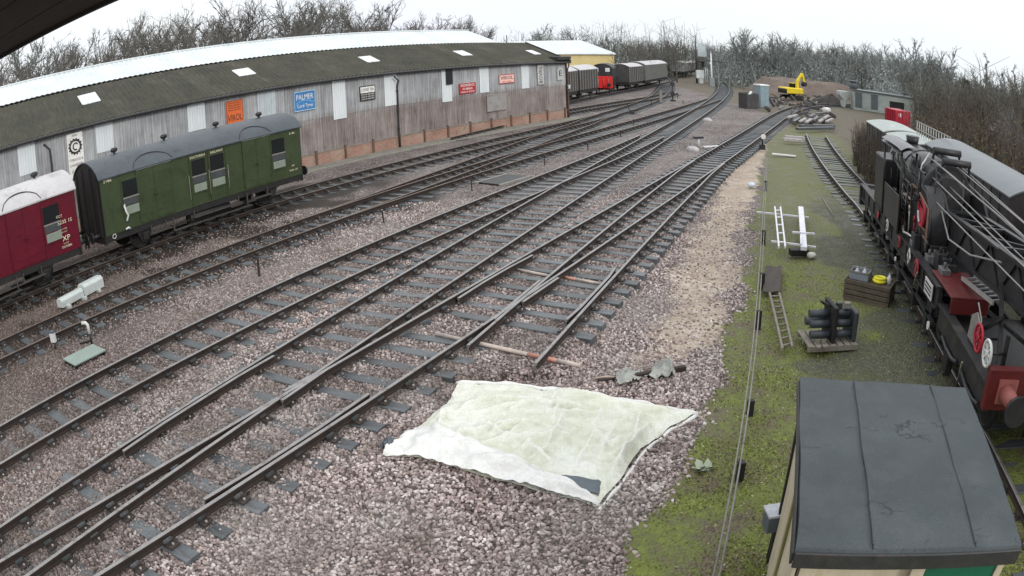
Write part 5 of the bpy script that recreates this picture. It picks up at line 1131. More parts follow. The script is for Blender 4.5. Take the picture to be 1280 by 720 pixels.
for k, (y0, z0, y1, z1) in enumerate(((.5, 3.45, .25, 3.35), (.32, 3.38, .1, 3.2), (-.1, 3.45, -.2, 3.3), (-.45, 3.35, -.5, 3.1), (.6, 3.1, .45, 2.95), (.1, 2.95, 0, 2.8), (-.6, 3.0, -.55, 2.85), (.75, 2.7, .5, 2.75))):
    m = MB(); pts = [(-9.2 - 13.5 * f, y0 + (y1 - y0) * f, z0 + (z1 - z0) * f - .18 * math.sin(PI * f)) for f in [i / 10 for i in range(11)]]; m.tube(pts, .017, 5); m.build('wire_rope', M_rope, cr)
m = MB(); m.tube([(-11.0, .6, 2.5), (-12.3, .75, 2.15), (-13.6, .62, 2.2), (-15.2, .5, 2.55)], .022, 6); m.build('slack_rope', M_rope, cr)
for x, h in ((-9.2, .55), (-10.1, .42)):
    m = MB()
    for y in (.45, -.5): m.bar((x, y, 3.1), (x - .15, y * .8, 3.1 + h), .06, .05)
    m.cyl((x - .15, -.45, 3.1 + h), (x - .15, .4, 3.1 + h), .09, 12); m.build('rope_sheave_stand', M_crane2, cr)
m = MB(); m.tube([(-9.6, .9, 2.7), (-9.75, .85, 3.3), (-9.3, .5, 3.55)], .025, 6); m.build('stay_rod', M_alu, cr)
rgc = random.Random(44)
for k in range(46):
    x0, y0, z0 = rgc.uniform(-11.2, -6.2), rgc.choice((.96, 1.0, 1.1, .7, -.1, .3)), rgc.uniform(1.6, 3.2); pts = [Vector((x0, y0, z0))]
    for _ in range(rgc.randint(2, 4)): d = rgc.choice((Vector((1, 0, 0)), Vector((-1, 0, 0)), Vector((0, 0, 1)), Vector((0, 0, -1)), Vector((.5, .3, .5)))); pts.append(pts[-1] + d * rgc.uniform(.2, .7))
    pts = [Vector((p.x, p.y, min(3.45, max(1.45, p.z)))) for p in pts]
    m = MB(); m.tube(pts, rgc.uniform(.014, .034), 6); m.build('pipe', rgc.choice((M_crane2, M_steelgrey, M_rib, M_crane, M_fitting)), cr)
for k in range(26):
    x0, y0, z0 = rgc.uniform(-13.0, -6.0), rgc.uniform(.5, 1.12), 1.38; a, b, c_ = rgc.uniform(.08, .22), rgc.uniform(.06, .14), rgc.uniform(.1, .4)
    m = MB(); m.box(x0 - a, x0 + a, y0 - b, y0 + b, z0, z0 + c_); m.cyl((x0, y0, z0 + c_), (x0, y0, z0 + c_ + .12), .04, 8); m.build('fitting', rgc.choice((M_crane2, M_fitting, M_crane, M_rib)), cr, bevel=.012)
# relieving bogie in front
bg_ = thing('relieving_bogie', 'black relieving bogie with red deck, handwheels and red buffer beam, coupled to the crane', 'railway wagon', (KO[0], KO[1], 0), KRZ)
for x in (-16.4, -14.8): wheels(bg_, x)
m = MB()
for y in (-1.12, 1.12): m.box(-17.2, -13.55, y - .06, y + .06, .70, 1.12); m.box(-17.2, -13.55, y - .12, y + .12, 1.12, 1.16)
m.box(-17.2, -13.6, -1.05, 1.05, .85, .95); m.build('side_frame', M_crane2, bg_)
for x in (-16.4, -14.8):
    m = MB(); m.box(x - .15, x + .15, 1.13, 1.28, .28, .62); m.tube([(x - .6, 1.22, .72), (x - .25, 1.22, .64), (x + .25, 1.22, .64), (x + .6, 1.22, .72)], .05, 6); m.build('axlebox', M_crane, bg_)
m = MB(); m.box(-14.2, -12.5, .2, 1.15, 1.46, 1.52); m.box(-14.2, -14.15, .2, 1.15, 1.18, 1.46); m.build('red_deck_plate', M_bufferred, bg_, bevel=.01)
m = MB(); m.box(-17.38, -17.2, -1.28, 1.28, .82, 1.5); m.build('buffer_beam', M_bufferred, bg_, bevel=.012)
for y in (-.87, .87):
    m = MB(); m.box(-17.42, -17.381, y - .2, y + .2, .95, 1.35); m.cyl((-17.42, y, 1.13), (-17.8, y, 1.13), .17, 16, r2=.12); h_ = m.build('buffer_housing', M_pinkred, bg_); m = MB(); m.cyl((-17.8, y, 1.13), (-17.98, y, 1.13), .11, 14); m.disc((-18.02, y, 1.13), (1, 0, 0), .25, .06, 22); m.build('buffer_head', M_black, h_)
for x, z, mt, r in ((-17.05, 1.62, M_whitel, .2), (-16.5, 1.64, M_signalred, .22)):
    m = MB(); m.ring((x, 1.3, z), (0, 1, 0), r, .028, 24, 7)
    for k in range(4): a = k * PI / 4; m.bar((x - r * math.cos(a), 1.3, z - r * math.sin(a)), (x + r * math.cos(a), 1.3, z + r * math.sin(a)), .03, .025, up=(0, 1, 0))
    m.disc((x, 1.3, z), (0, 1, 0), .05, .07, 10); hw = m.build('handwheel', mt, bg_); m = MB(); m.cyl((x, 1.28, z), (x, .9, z), .025, 8); m.build('spindle', M_crane, hw)
m = MB(); m.bar((-16.9, .9, 1.2), (-15.4, .5, 2.2), .09, .07); m.bar((-15.2, .95, 1.15), (-16.2, .7, 1.9), .07, .06); m.bar((-16.8, -.4, 1.3), (-15.8, .9, 1.85), .07, .06); m.bar((-17.0, .9, 1.16), (-17.0, .9, 1.9), .07, .07); m.build('jib_rest_strut', M_crane, bg_)
m = MB(); m.prism([(-15.9, 1.2), (-15.3, 1.2), (-15.35, 1.62), (-15.6, 1.75), (-15.85, 1.62)], 'y', 1.02, 1.06); m.build('gusset_plate', M_steelgrey, bg_)
m = MB(); m.tube([(-17.42, .3, 1.0), (-17.6, .3, .8), (-17.55, .32, .45)], .04, 6); m.build('coupling', M_crane, bg_)
m = MB(); m.tube([(-14.5, .6, 1.55), (-14.9, .62, 1.35), (-15.2, .75, 1.42), (-15.25, .95, 1.2)], .018, 6); m.build('air_hose', M_alu, bg_)
def kl(t, y, z): return kw(t, -y, z)
A0, A1, B0, B1 = kl(-13.25, .62, 1.62), kl(-15.2, .55, 1.8), kl(-13.1, .25, 1.62), kl(-15.05, .12, 1.8)
o = thing('ladder', 'short aluminium ladder laid on the red deck of the crane bogie', 'ladder', A0)
for p, q in ((A0, A1), (B0, B1)):
    m = MB(); m.bar(p - A0, q - A0, .045, .08); m.build('stile', M_alu, o)
for k in range(7):
    f = (k + .4) / 7; m = MB(); m.bar(A0.lerp(A1, f) - A0, B0.lerp(B1, f) - A0, .035, .03); m.build('rung', M_alu, o)
p, q = at(1138, 374, -.25), kl(-11.9, 1.36, 1.25); m = MB(); m.cyl((0, 0, 0), q - p, .022, 6); o = m.build('pole', M_oldwood); o.location = p; tag(o, 'thin pole leaning against the crane frame', 'pole')
p, q = at(1195, 485, -.25), kl(-16.0, 1.34, 1.0); m = MB(); m.cyl((0, 0, 0), q - p, .02, 6); o = m.build('pole', M_oldwood); o.location = p; tag(o, 'thin pole leaning against the bogie behind the hut', 'pole')
# ------------------------------------------------------------------ stock on the next siding
def stock(name, label, t0_, t1_, nc, side, roofm, end=None, w=2.5, zs=.95, ze_=2.5, rise=.45, parts=None, cat='railway wagon', flat=False):
    L = t1_ - t0_; o = thing(name, label, cat, kw(t0_, nc), KRZ)
    ys = [-w / 2 + w * i / 12 for i in range(13)]; rz_ = lambda y: ze_ + rise * (1 - (2 * y / w) ** 2)
    prof = [(-w / 2, zs), (-w / 2, ze_)] + [(y, rz_(y)) for y in ys[1:-1]] + [(w / 2, ze_), (w / 2, zs)]
    m = MB(); m.prism([(a, b - .02) for a, b in prof], 'x', .02, L - .02); m.build('body', side, o)
    R = [[(x, y * 1.05, rz_(y) + .02) for y in ys] for x in (-.08, L / 2, L + .08)]; R2 = [[(a, b, c - .05) for a, b, c in r] for r in R]
    m = MB(); m.loft(R); m.loft(R2); [m.loft([R[i], R2[i]], 0, False) for i in (0, -1)]; [m.loft([[r[q] for r in R], [r[q] for r in R2]], 0, False) for q in (0, -1)]; m.build('roof', roofm, o)
    m = MB(); [m.box(.05, L - .05, y - .06, y + .06, .62, zs) for y in (-w / 2 + .1, w / 2 - .1)]; [m.box(x, x + .1, -w / 2, w / 2, .6, zs) for x in (-.02, L - .08)]; m.build('underframe', M_under, o)
    for x in (min(1.5, L * .22), max(L - 1.5, L * .78)): wheels(o, x)
    m = MB()
    for k in range(int(L / .8) + 1): x = .06 + k * (L - .12) / int(L / .8); [m.box(x - .03, x + .03, sg * (w / 2 + .02) - .02, sg * (w / 2 + .02) + .02, zs, ze_ - .03) for sg in (-1, 1)]
    m.build('side_batten', end or side, o)
    for x, sg in ((-.02, -1), (L + .02, 1)):
        for y in (-.87, .87): m = MB(); m.cyl((x, y, 1.0), (x + sg * .35, y, 1.0), .08, 8); m.disc((x + sg * .4, y, 1.0), (1, 0, 0), .2, .05, 16); m.build('buffer', M_black, o)
    return o
M_sheetgrey = paint('grey_wet_roof_sheet', (.115, .13, .14), .35, .2, 1.2, (.12, .13, .13), .5); M_palesheet = paint('pale_streaked_tarpaulin', (.33, .37, .35), .5, .25, 1.4, (.22, .24, .2), .6, stretch=(.3, 1.5, 1))
M_darkwagon = paint('dark_wagon_side', (.05, .048, .05), .6, .4, 1.5, (.12, .09, .07), .5); M_brownside = paint('red_brown_coach_side', (.17, .052, .042), .5, .35, 1.4, (.22, .13, .09), .55)
stock('covered_van', 'dark van with a long smooth grey roof behind the crane', -8.6, 1.6, 3.8, M_darkwagon, M_sheetgrey, ze_=2.62, rise=.36, w=2.5)
wv = stock('covered_wagon', 'nearer wagon under a pale streaked sheet behind the crane', 3.2, 7.4, 3.2, M_darkwagon, M_palesheet, ze_=2.25, rise=.2, w=2.5)
stock('covered_wagon', 'farther wagon under a pale streaked sheet among the brambles', 8.2, 13.2, 3.2, M_darkwagon, M_palesheet, ze_=2.25, rise=.2, w=2.5)
co = stock('brown_coach', 'red-brown coach with a pale roof at the right edge of the yard', -21.0, -9.9, 3.95, M_brownside, M_sheetgrey, ze_=3.1, rise=.4, w=2.6, cat='railway coach')
for k in range(7):
    m = MB(); x = 9.9 - .5 - k * 1.35; m.prism([(x - .4, 1.9), (x + .4, 1.9), (x + .4, 2.55), (x + .25, 2.75), (x - .25, 2.75), (x - .4, 2.55)], 'y', 1.30, 1.335); wd = m.build('window', M_glass, co)
    m = MB(); [m.box(x + a - .025, x + a + .025, 1.336, 1.36, 1.85, 2.75) for a in (-.42, 0, .42)]; m.build('window_bar', M_brownside, wd)
m = MB(); [m.tube([(-.6 + i * .45, 1.2, 2.9), (-.6 + i * .45, 1.2, 3.55)], .02, 5) for i in range(14)]; [m.bar((-.7, 1.2, z), (5.5, 1.2, z), .03, .03) for z in (3.2, 3.55)]; o = m.build('railing', M_alu); o.location = kw(1.2, 4.6, -.4); o.rotation_euler = (0, 0, KRZ); tag(o, 'pale metal railing beside the grey roofed van behind the crane', 'railing')
rc = thing('red_container', 'small red container with a white mark beyond the wagons', 'container', (26.4, 42.0, 0), KRZ + .25)
m = MB(); m.box(-.9, .9, -.62, .62, 1.35, 2.65); m.build('body', M_signalred, rc, bevel=.03); m = MB(); [m.box(-.9 + k * .3, -.84 + k * .3, .62, .66, 1.4, 2.6) for k in range(7)]; [m.box(-.94, -.9, -.6 + k * .3, -.54 + k * .3, 1.4, 2.6) for k in range(5)]; m.build('rib', M_signalred, rc); m = MB(); m.box(-.92, -.905, .2, .4, 2.2, 2.45); m.build('white_mark', M_whitel, rc)
m = MB(); m.box(-1.2, 1.2, -.8, .8, .7, 1.34); m.box(-1.1, 1.1, -.7, .7, -.3, .7); m.build('stand', M_darkwagon, rc)
# ================================================================== FAR YARD
def lt(key, d0, off=0.0, z=0.0): t = K[key]; s = d0; c = t.c(s); n = t.n(s); return Vector((c[0] + n[0] * off, c[1] + n[1] * off, z)), math.atan2(t.d(s)[1], t.d(s)[0])
def farwagon(name, label, p, rz, L, side, roofm, ze_, rise, w=2.4, cat='railway wagon', battens=True):
    o = thing(name, label, cat, p, rz); ys = [-w / 2 + w * i / 10 for i in range(11)]; rf = lambda y: ze_ + rise * (1 - (2 * y / w) ** 2)
    prof = [(-w / 2, .95), (-w / 2, ze_)] + [(y, rf(y)) for y in ys[1:-1]] + [(w / 2, ze_), (w / 2, .95)]
    m = MB(); m.prism([(a, b - .02) for a, b in prof], 'x', -L / 2, L / 2); m.build('body', side, o)
    m = MB(); R = [[(x, y * 1.05, rf(y) + .02) for y in ys] for x in (-L / 2 - .08, L / 2 + .08)]; R2 = [[(a, b, c - .06) for a, b, c in r] for r in R]; m.loft(R); m.loft(R2); [m.loft([R[i], R2[i]], 0, False) for i in (0, 1)]; [m.loft([[r[q] for r in R], [r[q] for r in R2]], 0, False) for q in (0, -1)]; m.build('roof', roofm, o)
    if battens:
        m = MB(); k = int(L / .7)
        for i in range(k + 1): x = -L / 2 + .05 + i * (L - .1) / k; m.box(x - .05, x + .05, -w / 2 - .07, -w / 2 - .001, .95, ze_ - .05)
        m.build('side_post', M_steelgrey, o)
    m = MB(); m.box(-L / 2, L / 2, -w / 2 + .05, w / 2 - .05, .6, .95); m.build('underframe', M_under, o)
    for x in (-L * .3, L * .3): wheels(o, x)
    return o
Kl = K['L0']
SE = K['W0'].near(np.array([8.6, 75.6]))[0]
for s_, L, lb in ((SE - 8.6, 5.2, 'dark slatted goods wagon with white roof nearest the shed corner'), (SE - 2.7, 5.2, 'dark slatted goods wagon with white roof coupled to the red shunter')):
    p, rz = lt('W0', s_); farwagon('goods_wagon', lb, p, rz, L, M_darkwagon, M_roofwhite, 2.95, .42)
p, rz = lt('W0', SE + 5.4, -.1); lo = thing('shunting_locomotive', 'small shunting locomotive with bright red front and dark rounded cab', 'locomotive', p, rz + .22)
m = MB(); cab = [(-1.15, 1.7), (-1.15, 2.75)] + [(1.15 * -math.cos(a), 2.75 + .62 * math.sin(a)) for a in [PI * i / 12 for i in range(1, 12)]] + [(1.15, 2.75), (1.15, 1.7)]; m.prism(cab, 'x', -1.4, 2.2); m.build('cab', M_crane2, lo)
m = MB(); m.box(-1.9, 4.0, -1.1, 1.1, .95, 1.7); m.box(2.2, 3.9, -.7, .7, 1.7, 2.5); m.build('body', M_crane, lo)
m = MB(); m.box(-2.05, -1.9, -1.2, 1.2, .62, 1.95); m.build('red_front', paint('vivid_red_front', (.60, .022, .022), .4, .15, 3), lo, bevel=.02)
for y in (-.62, .62):
    m = MB(); m.box(-1.44, -1.405, y - .24, y + .24, 2.45, 2.88); m.build('window', M_panel, lo)
    m = MB(); m.cyl((-2.05, y * 1.4, 1.0), (-2.45, y * 1.4, 1.0), .1, 10); m.disc((-2.5, y * 1.4, 1.0), (1, 0, 0), .22, .06, 16); m.build('buffer', M_black, lo)
for y in (-.75, -.25, .3, .7):
    m = MB(); m.tube([(-2.07, y, 1.7), (-2.12, y, 1.3), (-2.1, y + .04, .75)], .05, 6); m.build('hose', M_pinkred, lo)
for x in (-.9, 1.0, 2.9): wheels(lo, x)
p, d2 = lt('W0', SE + 23.6)
farwagon('passenger_coach', 'far grey-green coach with a bright white roof behind the red shunter', p, d2, 13.5, paint('grey_green_coach_side', (.10, .12, .125), .6, .3, 1.5), M_roofwhite, 2.95, .4, 2.5, 'railway coach')
p, rz = lt('W0', SE + 13.2); farwagon('goods_wagon', 'dark goods wagon with white roof directly behind the red shunter', p, rz, 5.4, M_darkwagon, M_roofwhite, 2.85, .35)
farwagon('goods_wagon', 'far white-topped wagon left of the tall signal mast', Vector((31.6, 128, 0)), 1.15, 7.5, paint('faded_wagon_side', (.22, .24, .24), .6, .3, 1.5), M_roofwhite, 2.5, .3)
farwagon('goods_wagon', 'farthest pale-topped wagon beyond the tall signal mast', Vector((35.5, 137, 0)), 1.15, 7.5, paint('faded_wagon_side', (.2, .22, .22), .6, .3, 1.5), M_roofwhite, 2.4, .3)
M_farwhite = paint('signal_white', (.62, .65, .66), .6, .15, 3); M_fargrey = paint('signal_grey', (.20, .22, .23), .6, .2, 3)
sg = thing('signal_mast', 'tall dark signal mast with a pale sighting board and small platform', 'signal', (29.2, 108, -.2))
m = MB(); m.tube([(0, 0, 0), (0, 0, 7.6)], [.16, .09], 8); m.build('mast', M_gutter, sg); m = MB(); m.box(.3, 1.75, -.05, .05, 4.3, 6.4); m.build('sighting_board', paint('pale_blue_grey_board', (.42, .49, .51), .6, .1, 2), sg); m = MB(); m.box(.2, 1.3, -.4, .4, 3.35, 3.55); m.box(.85, 1.2, -.25, .25, 2.6, 3.35); m.build('platform', M_black, sg)
m = MB(); m.box(-.1, 1.1, -.3, .3, .8, 2.1); m.box(.4, 1.0, -.2, .2, 0, .8); m.build('equipment_case', M_farwhite, sg)
for x in (1.45, 1.75): m = MB(); m.cyl((x, 0, 0), (x, 0, 2.6), .06, 8); m.build('pipe', M_farwhite, sg)
sg = thing('semaphore_signal', 'white semaphore post with a long dark horizontal arm by the curve', 'signal', (29.6, 101, -.2))
m = MB(); m.tube([(0, 0, 0), (0, 0, 4.9)], [.15, .1], 8); m.build('post', M_farwhite, sg); m = MB(); m.bar((-.7, 0, 3.85), (2.1, 0, 3.65), .08, .14); m.build('arm', M_gutter, sg); m = MB(); m.disc((-.1, -.1, 3.45), (0, 1, 0), .18, .06, 12); m.build('spectacle', M_farwhite, sg); m = MB(); m.tube([(0, 0, 4.9), (0, 0, 5.3)], [.08, .02], 8); m.build('finial', M_farwhite, sg)
m = MB(); m.box(-.35, .35, -.3, .3, 0, 1.3); m.build('relay_case', M_fargrey, sg)
sg = thing('disc_signal', 'small black disc signal with two heads between the far tracks', 'signal', at(841, 126, -.2))
m = MB(); m.cyl((0, 0, 0), (0, 0, 1.8), .06, 8); m.box(-.28, .28, -.2, .2, 0, .12); m.build('stand', M_black, sg)
for z in (.75, 1.75): m = MB(); m.disc((-.05, -.12, z), (0, 1, 0), .22, .05, 16); m.box(-.12, .2, -.05, .12, z - .2, z + .15); m.build('head', M_black, sg)
m = MB(); m.box(-.12, .12, -.12, .12, -.2, 1.2); o = m.build('concrete_post', M_concrete, bevel=.02); o.location = at(826, 128, -.2); tag(o, 'stout grey concrete post left of the disc signal', 'post')
o = thing('point_lever', 'black hand point lever between the tracks beyond the shed corner', 'lever', at(788, 142, -.2)); m = MB(); m.box(-.3, .3, -.25, .25, 0, .15); m.bar((0, 0, .1), (-.25, .1, .8), .06, .06); m.build('stand', M_black, o); m = MB(); m.bar((0, 0, .2), (.65, 0, .35), .12, .14); m.build('weight', M_black, o)
cb = thing('equipment_cabinet', 'tall blue-grey equipment cabinet beside the far curve', 'cabinet', (25.5, 68.6, -.2), .45)
M_cab = paint('blue_grey_cabinet', (.22, .29, .33), .5, .15, 2, (.12, .13, .13), .4); m = MB(); m.box(-.65, .65, -.45, .45, 0, 2.2); m.build('case', M_cab, cb, bevel=.02); m = MB(); m.box(-.72, .72, -.52, .52, 2.2, 2.34); m.build('roof', M_farwhite, cb, bevel=.02)
for x in (-.32, .32): m = MB(); m.box(x - .29, x + .29, -.475, -.452, .15, 2.1); m.build('door', M_cab, cb, bevel=.01)
db = thing('bunker', 'squat dark open bunker left of the blue-grey cabinet', 'bunker', (23.4, 66.8, -.2), .45); m = MB(); m.box(-.85, .85, -.6, -.5, 0, 1.4); m.box(-.85, .85, .5, .6, 0, 1.5); m.box(-.85, -.75, -.5, .5, 0, 1.45); m.box(.75, .85, -.5, .5, 0, 1.45); m.build('wall', M_darkwagon, db); m = MB(); m.tube([(-.5, 0, .8), (.2, -.2, 1.6), (.5, .1, 1.2)], .12, 6); m.build('contents', M_farwhite, db)
# excavator
M_digger = paint('excavator_yellow', (.66, .50, .02), .45, .15, 2, (.3, .22, .05), .4)
ex = thing('excavator', 'yellow tracked excavator with raised boom working by the earth bank', 'excavator', (34.8, 82.3, -.2), .28); ex.scale = (.74, .74, .68)
for y in (-1.1, 1.1):
    m = MB(); m.prism([(-1.7, .25), (-1.4, 0), (1.4, 0), (1.7, .25), (1.7, .6), (1.4, .85), (-1.4, .85), (-1.7, .6)], 'y', y - .28, y + .28); m.build('crawler', M_under, ex)
m = MB(); m.box(-2.1, 1.7, -1.25, 1.25, 1.15, 2.25); m.build('body', M_digger, ex, bevel=.12); m = MB(); m.box(-2.25, -1.5, -1.2, 1.2, 1.2, 2.0); m.build('counterweight', M_under, ex, bevel=.1); m = MB(); m.box(.3, 1.75, .25, 1.2, 2.25, 3.0); m.build('cab', M_glass, ex, bevel=.08); m = MB(); m.box(.25, 1.8, .2, 1.25, 3.0, 3.1); m.build('cab_roof', M_digger, ex)
m = MB(); m.cyl((0, 0, .8), (0, 0, 1.15), .7, 16); m.build('slew_ring', M_black, ex)
m = MB(); m.bar((1.0, -.3, 2.1), (1.0, -.3, 3.6), .4, .5, up=(1, 0, 0)); m.bar((1.0, -.3, 3.5), (2.2, -.3, 5.0), .36, .42, up=(1, 0, 0)); m.build('boom', M_digger, ex, bevel=.03)
m = MB(); m.bar((2.2, -.3, 5.05), (2.7, -.3, 3.4), .3, .36, up=(1, 0, 0)); m.build('dipper_arm', M_digger, ex); m = MB(); m.cyl((1.3, -.3, 2.6), (1.8, -.3, 4.4), .08, 8); m.build('ram', M_alu, ex); m = MB(); m.prism([(2.4, 3.5), (3.0, 3.3), (2.9, 2.7), (2.4, 2.6), (2.2, 3.0)], 'y', -.7, .1); m.build('bucket', M_under, ex)
# earth bank, ballast heaps
def heap(name, c, rx, ry, h, mat, seed, rz=0, flat=.0):
    n, q = 64, 22; V = []; 
    rows = []
    for j in range(q):
        f = j / (q - 1); r = []
        for i in range(n):
            a = 2 * PI * i / n; kx_ = 1 + .13 * math.sin(3 * a + seed) + .08 * math.sin(7 * a + seed * 2); x, y = rx * kx_ * (1 - f) * math.cos(a), ry * kx_ * (1 - f) * math.sin(a)
            z = h * min(1, (1 - (1 - f) ** 1.4) / (1 - flat)) * (1 + .1 * math.sin(4 * a + seed * 3)) + .22 * float(vnoise(np.array(x + 40.), np.array(y + 40.), .9, 5)) * (1 if f > .02 else 0)
            r.append((x * math.cos(rz) - y * math.sin(rz), x * math.sin(rz) + y * math.cos(rz), z))
        rows.append(r)
    m = MB(); m.loft(rows, close=True); o = m.build(name, mat); o.location = c; return tag(o, kind='structure')
M_soil = paint('brown_earth', (.155, .125, .108), .9, .35, .8, (.10, .08, .065), .7, space='World', bump=.6, bscale=12, bdist=.08)
heap('earth_bank', (43.0, 96.5, -.6), 10, 5, 2.2, M_soil, 2, -.15, .62)
heap('spoil_heap', (39.5, 80, -.4), 3.2, 1.6, 1.3, paint('dark_spoil', (.05, .046, .042), .9, .4, 2, space='World', bump=.6, bscale=12, bdist=.08), 6, .3)
rgd = random.Random(8); m = MB()
for k in range(150):
    p = at(rgd.uniform(962, 1050), rgd.gauss(128, 5), -.2) if k < 110 else at(rgd.uniform(985, 1045), rgd.uniform(137, 160), -.2)
    d = Vector((rgd.gauss(0, 1), rgd.gauss(0, 1), rgd.gauss(0, .35))).normalized(); L = rgd.uniform(.2, 1.3); m.bar(p + Vector((0, 0, .1)), p + d * L + Vector((0, 0, .25)), rgd.uniform(.08, .4), rgd.uniform(.06, .3), rgd.choice((0, 0, 0, 1, 2)))
tag(m.build('rubble', [M_darkwagon, M_soil, M_fitting]), kind='stuff')
# pile of old sleepers and beams beyond the weedy track
M_old = paint('bleached_sleeper', (.33, .31, .31), .75, .3, 3, (.09, .08, .075), .6); PX = [(992, 152, 1013, 139), (1000, 152, 1019, 141), (1008, 153, 1024, 142), (1017, 150, 1030, 141), (1024, 152, 1036, 144), (1030, 148, 1041, 141), (1020, 142, 1042, 139), (1033, 152, 1044, 147), (985, 147, 1004, 141), (1012, 146, 1032, 137)]
for i, (a, b, c_, d_) in enumerate(PX):
    z = .05 + .12 * (i % 3); p, q = at(a, b, z), at(c_, d_, z); q = p + (q - p).normalized() * min((q - p).length, 3.4); m = MB(); m.bar((0, 0, 0), q - p, .28, .15); o = m.build('old_sleeper', M_old if i % 3 else M_timber, bevel=.02); o.location = p; tag(o, 'old bleached sleeper lying in the tumbled pile beyond the weedy track', 'sleeper', 'pile of old sleepers')
for a, b, c_, d_, lb in ((996, 161, 1042, 160, 'longest dark beam across the near end of the sleeper pile'), (1000, 157, 1043, 157.5, 'second dark beam across the sleeper pile, just behind the longest'), (981, 171, 1006, 173, 'pale splintered beam on the grass left of the weedy track'), (979, 174, 1003, 176, 'lowest pale beam on the grass left of the weedy track')):
    p, q = at(a, b, .05), at(c_, d_, .05); m = MB(); m.bar((0, 0, 0), q - p, .3, .2); o = m.build('beam', M_timber if 'dark' in lb else M_old, bevel=.02); o.location = p; tag(o, lb, 'beam')
rock('white_bag', 'bulging white bulk bag beyond the sleeper pile', (1033, 138), .6, M_whitel, 3, .1, cat='bag')
for x, s_ in ((1015, .55), (1004, .4), (1041, .5), (1038, 1.0)): pass
# low pale building on the right
lb_ = thing('store_shed', 'low pale panelled store shed with a flat roof beyond the brambles', 'shed', (43.5, 74.8, -.2), -.35)
m = MB(); m.box(-3.2, 6.5, -1.5, 1.5, 0, 2.3); m.build('wall', M_palesheet, lb_); m = MB(); m.box(-3.4, 6.7, -1.7, 1.7, 2.3, 2.42); m.build('roof', M_sheetgrey, lb_); m = MB(); m.box(1.6, 3.6, -1.53, -1.505, .3, 1.6); m.build('opening', M_black, lb_)
for k in range(4): m = MB(); m.box(-3.0 + k * 1.05, -2.1 + k * 1.05, -1.54, -1.505, .3, 2.1); m.build('panel', M_palesheet if k % 2 else M_sheetgrey, lb_)
m = MB(); m.cyl((-3.0, 0, 2.4), (-3.0, 0, 3.3), .5, 10); m.cyl((-3.0, 0, 3.3), (-3.0, 0, 3.42), .7, 10); m.build('roof_tank', M_sheetgrey, lb_)
o = thing('loading_shovel', 'pale upturned digger bucket left of the store shed', 'bucket', (39.5, 76.5, -.2)); m = MB(); m.prism([(-.8, 2.0), (.8, 2.0), (.75, 1.5), (.3, .9), (.1, 0), (-.1, 0), (-.2, .9), (-.75, 1.5)], 'y', -.5, .5); m.build('bucket', M_cover, o, bevel=.05)
# ================================================================== EAVES OVER THE CAMERA, top left
ev = thing('eaves', 'dark underside of an eaves board close overhead at the top left corner', 'eaves')
a, b = at(-60, 108, CAMH + .30), at(152, -6, CAMH + .30); dd_ = (b - a).normalized(); a = a - dd_ * 1.5; b = b + dd_ * 1.5; pn = Vector((-dd_.y, dd_.x, 0)); pn = pn if pn.y < 0 else -pn
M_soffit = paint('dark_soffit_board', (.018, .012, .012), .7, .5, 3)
m = MB(); back = -1 if (Vector((0, 0, 0)) - a).dot(pn) * 1 > 0 else 1
for k in range(14):
    o0, o1 = .024 + k * .22, .024 + (k + .97) * .22
    m.prism([(0, 0), (1, 0)], 'z', 0, 1) if False else None
    P4 = [a + pn * o0, b + pn * o0, b + pn * o1, a + pn * o1]; m.add([tuple(p + Vector((0, 0, .0))) for p in P4] + [tuple(p + Vector((0, 0, .03))) for p in P4], [(0, 1, 2, 3), (4, 7, 6, 5), (0, 4, 5, 1), (1, 5, 6, 2), (2, 6, 7, 3), (3, 7, 4, 0)])
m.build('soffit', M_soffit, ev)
P4 = [a, b, b + pn * .022, a + pn * .022]; m = MB(); m.add([tuple(p + Vector((0, 0, -.012))) for p in P4] + [tuple(p + Vector((0, 0, .16))) for p in P4], [(0, 1, 2, 3), (4, 7, 6, 5), (0, 4, 5, 1), (1, 5, 6, 2), (2, 6, 7, 3), (3, 7, 4, 0)]); m.build('fascia', M_soffit, ev)
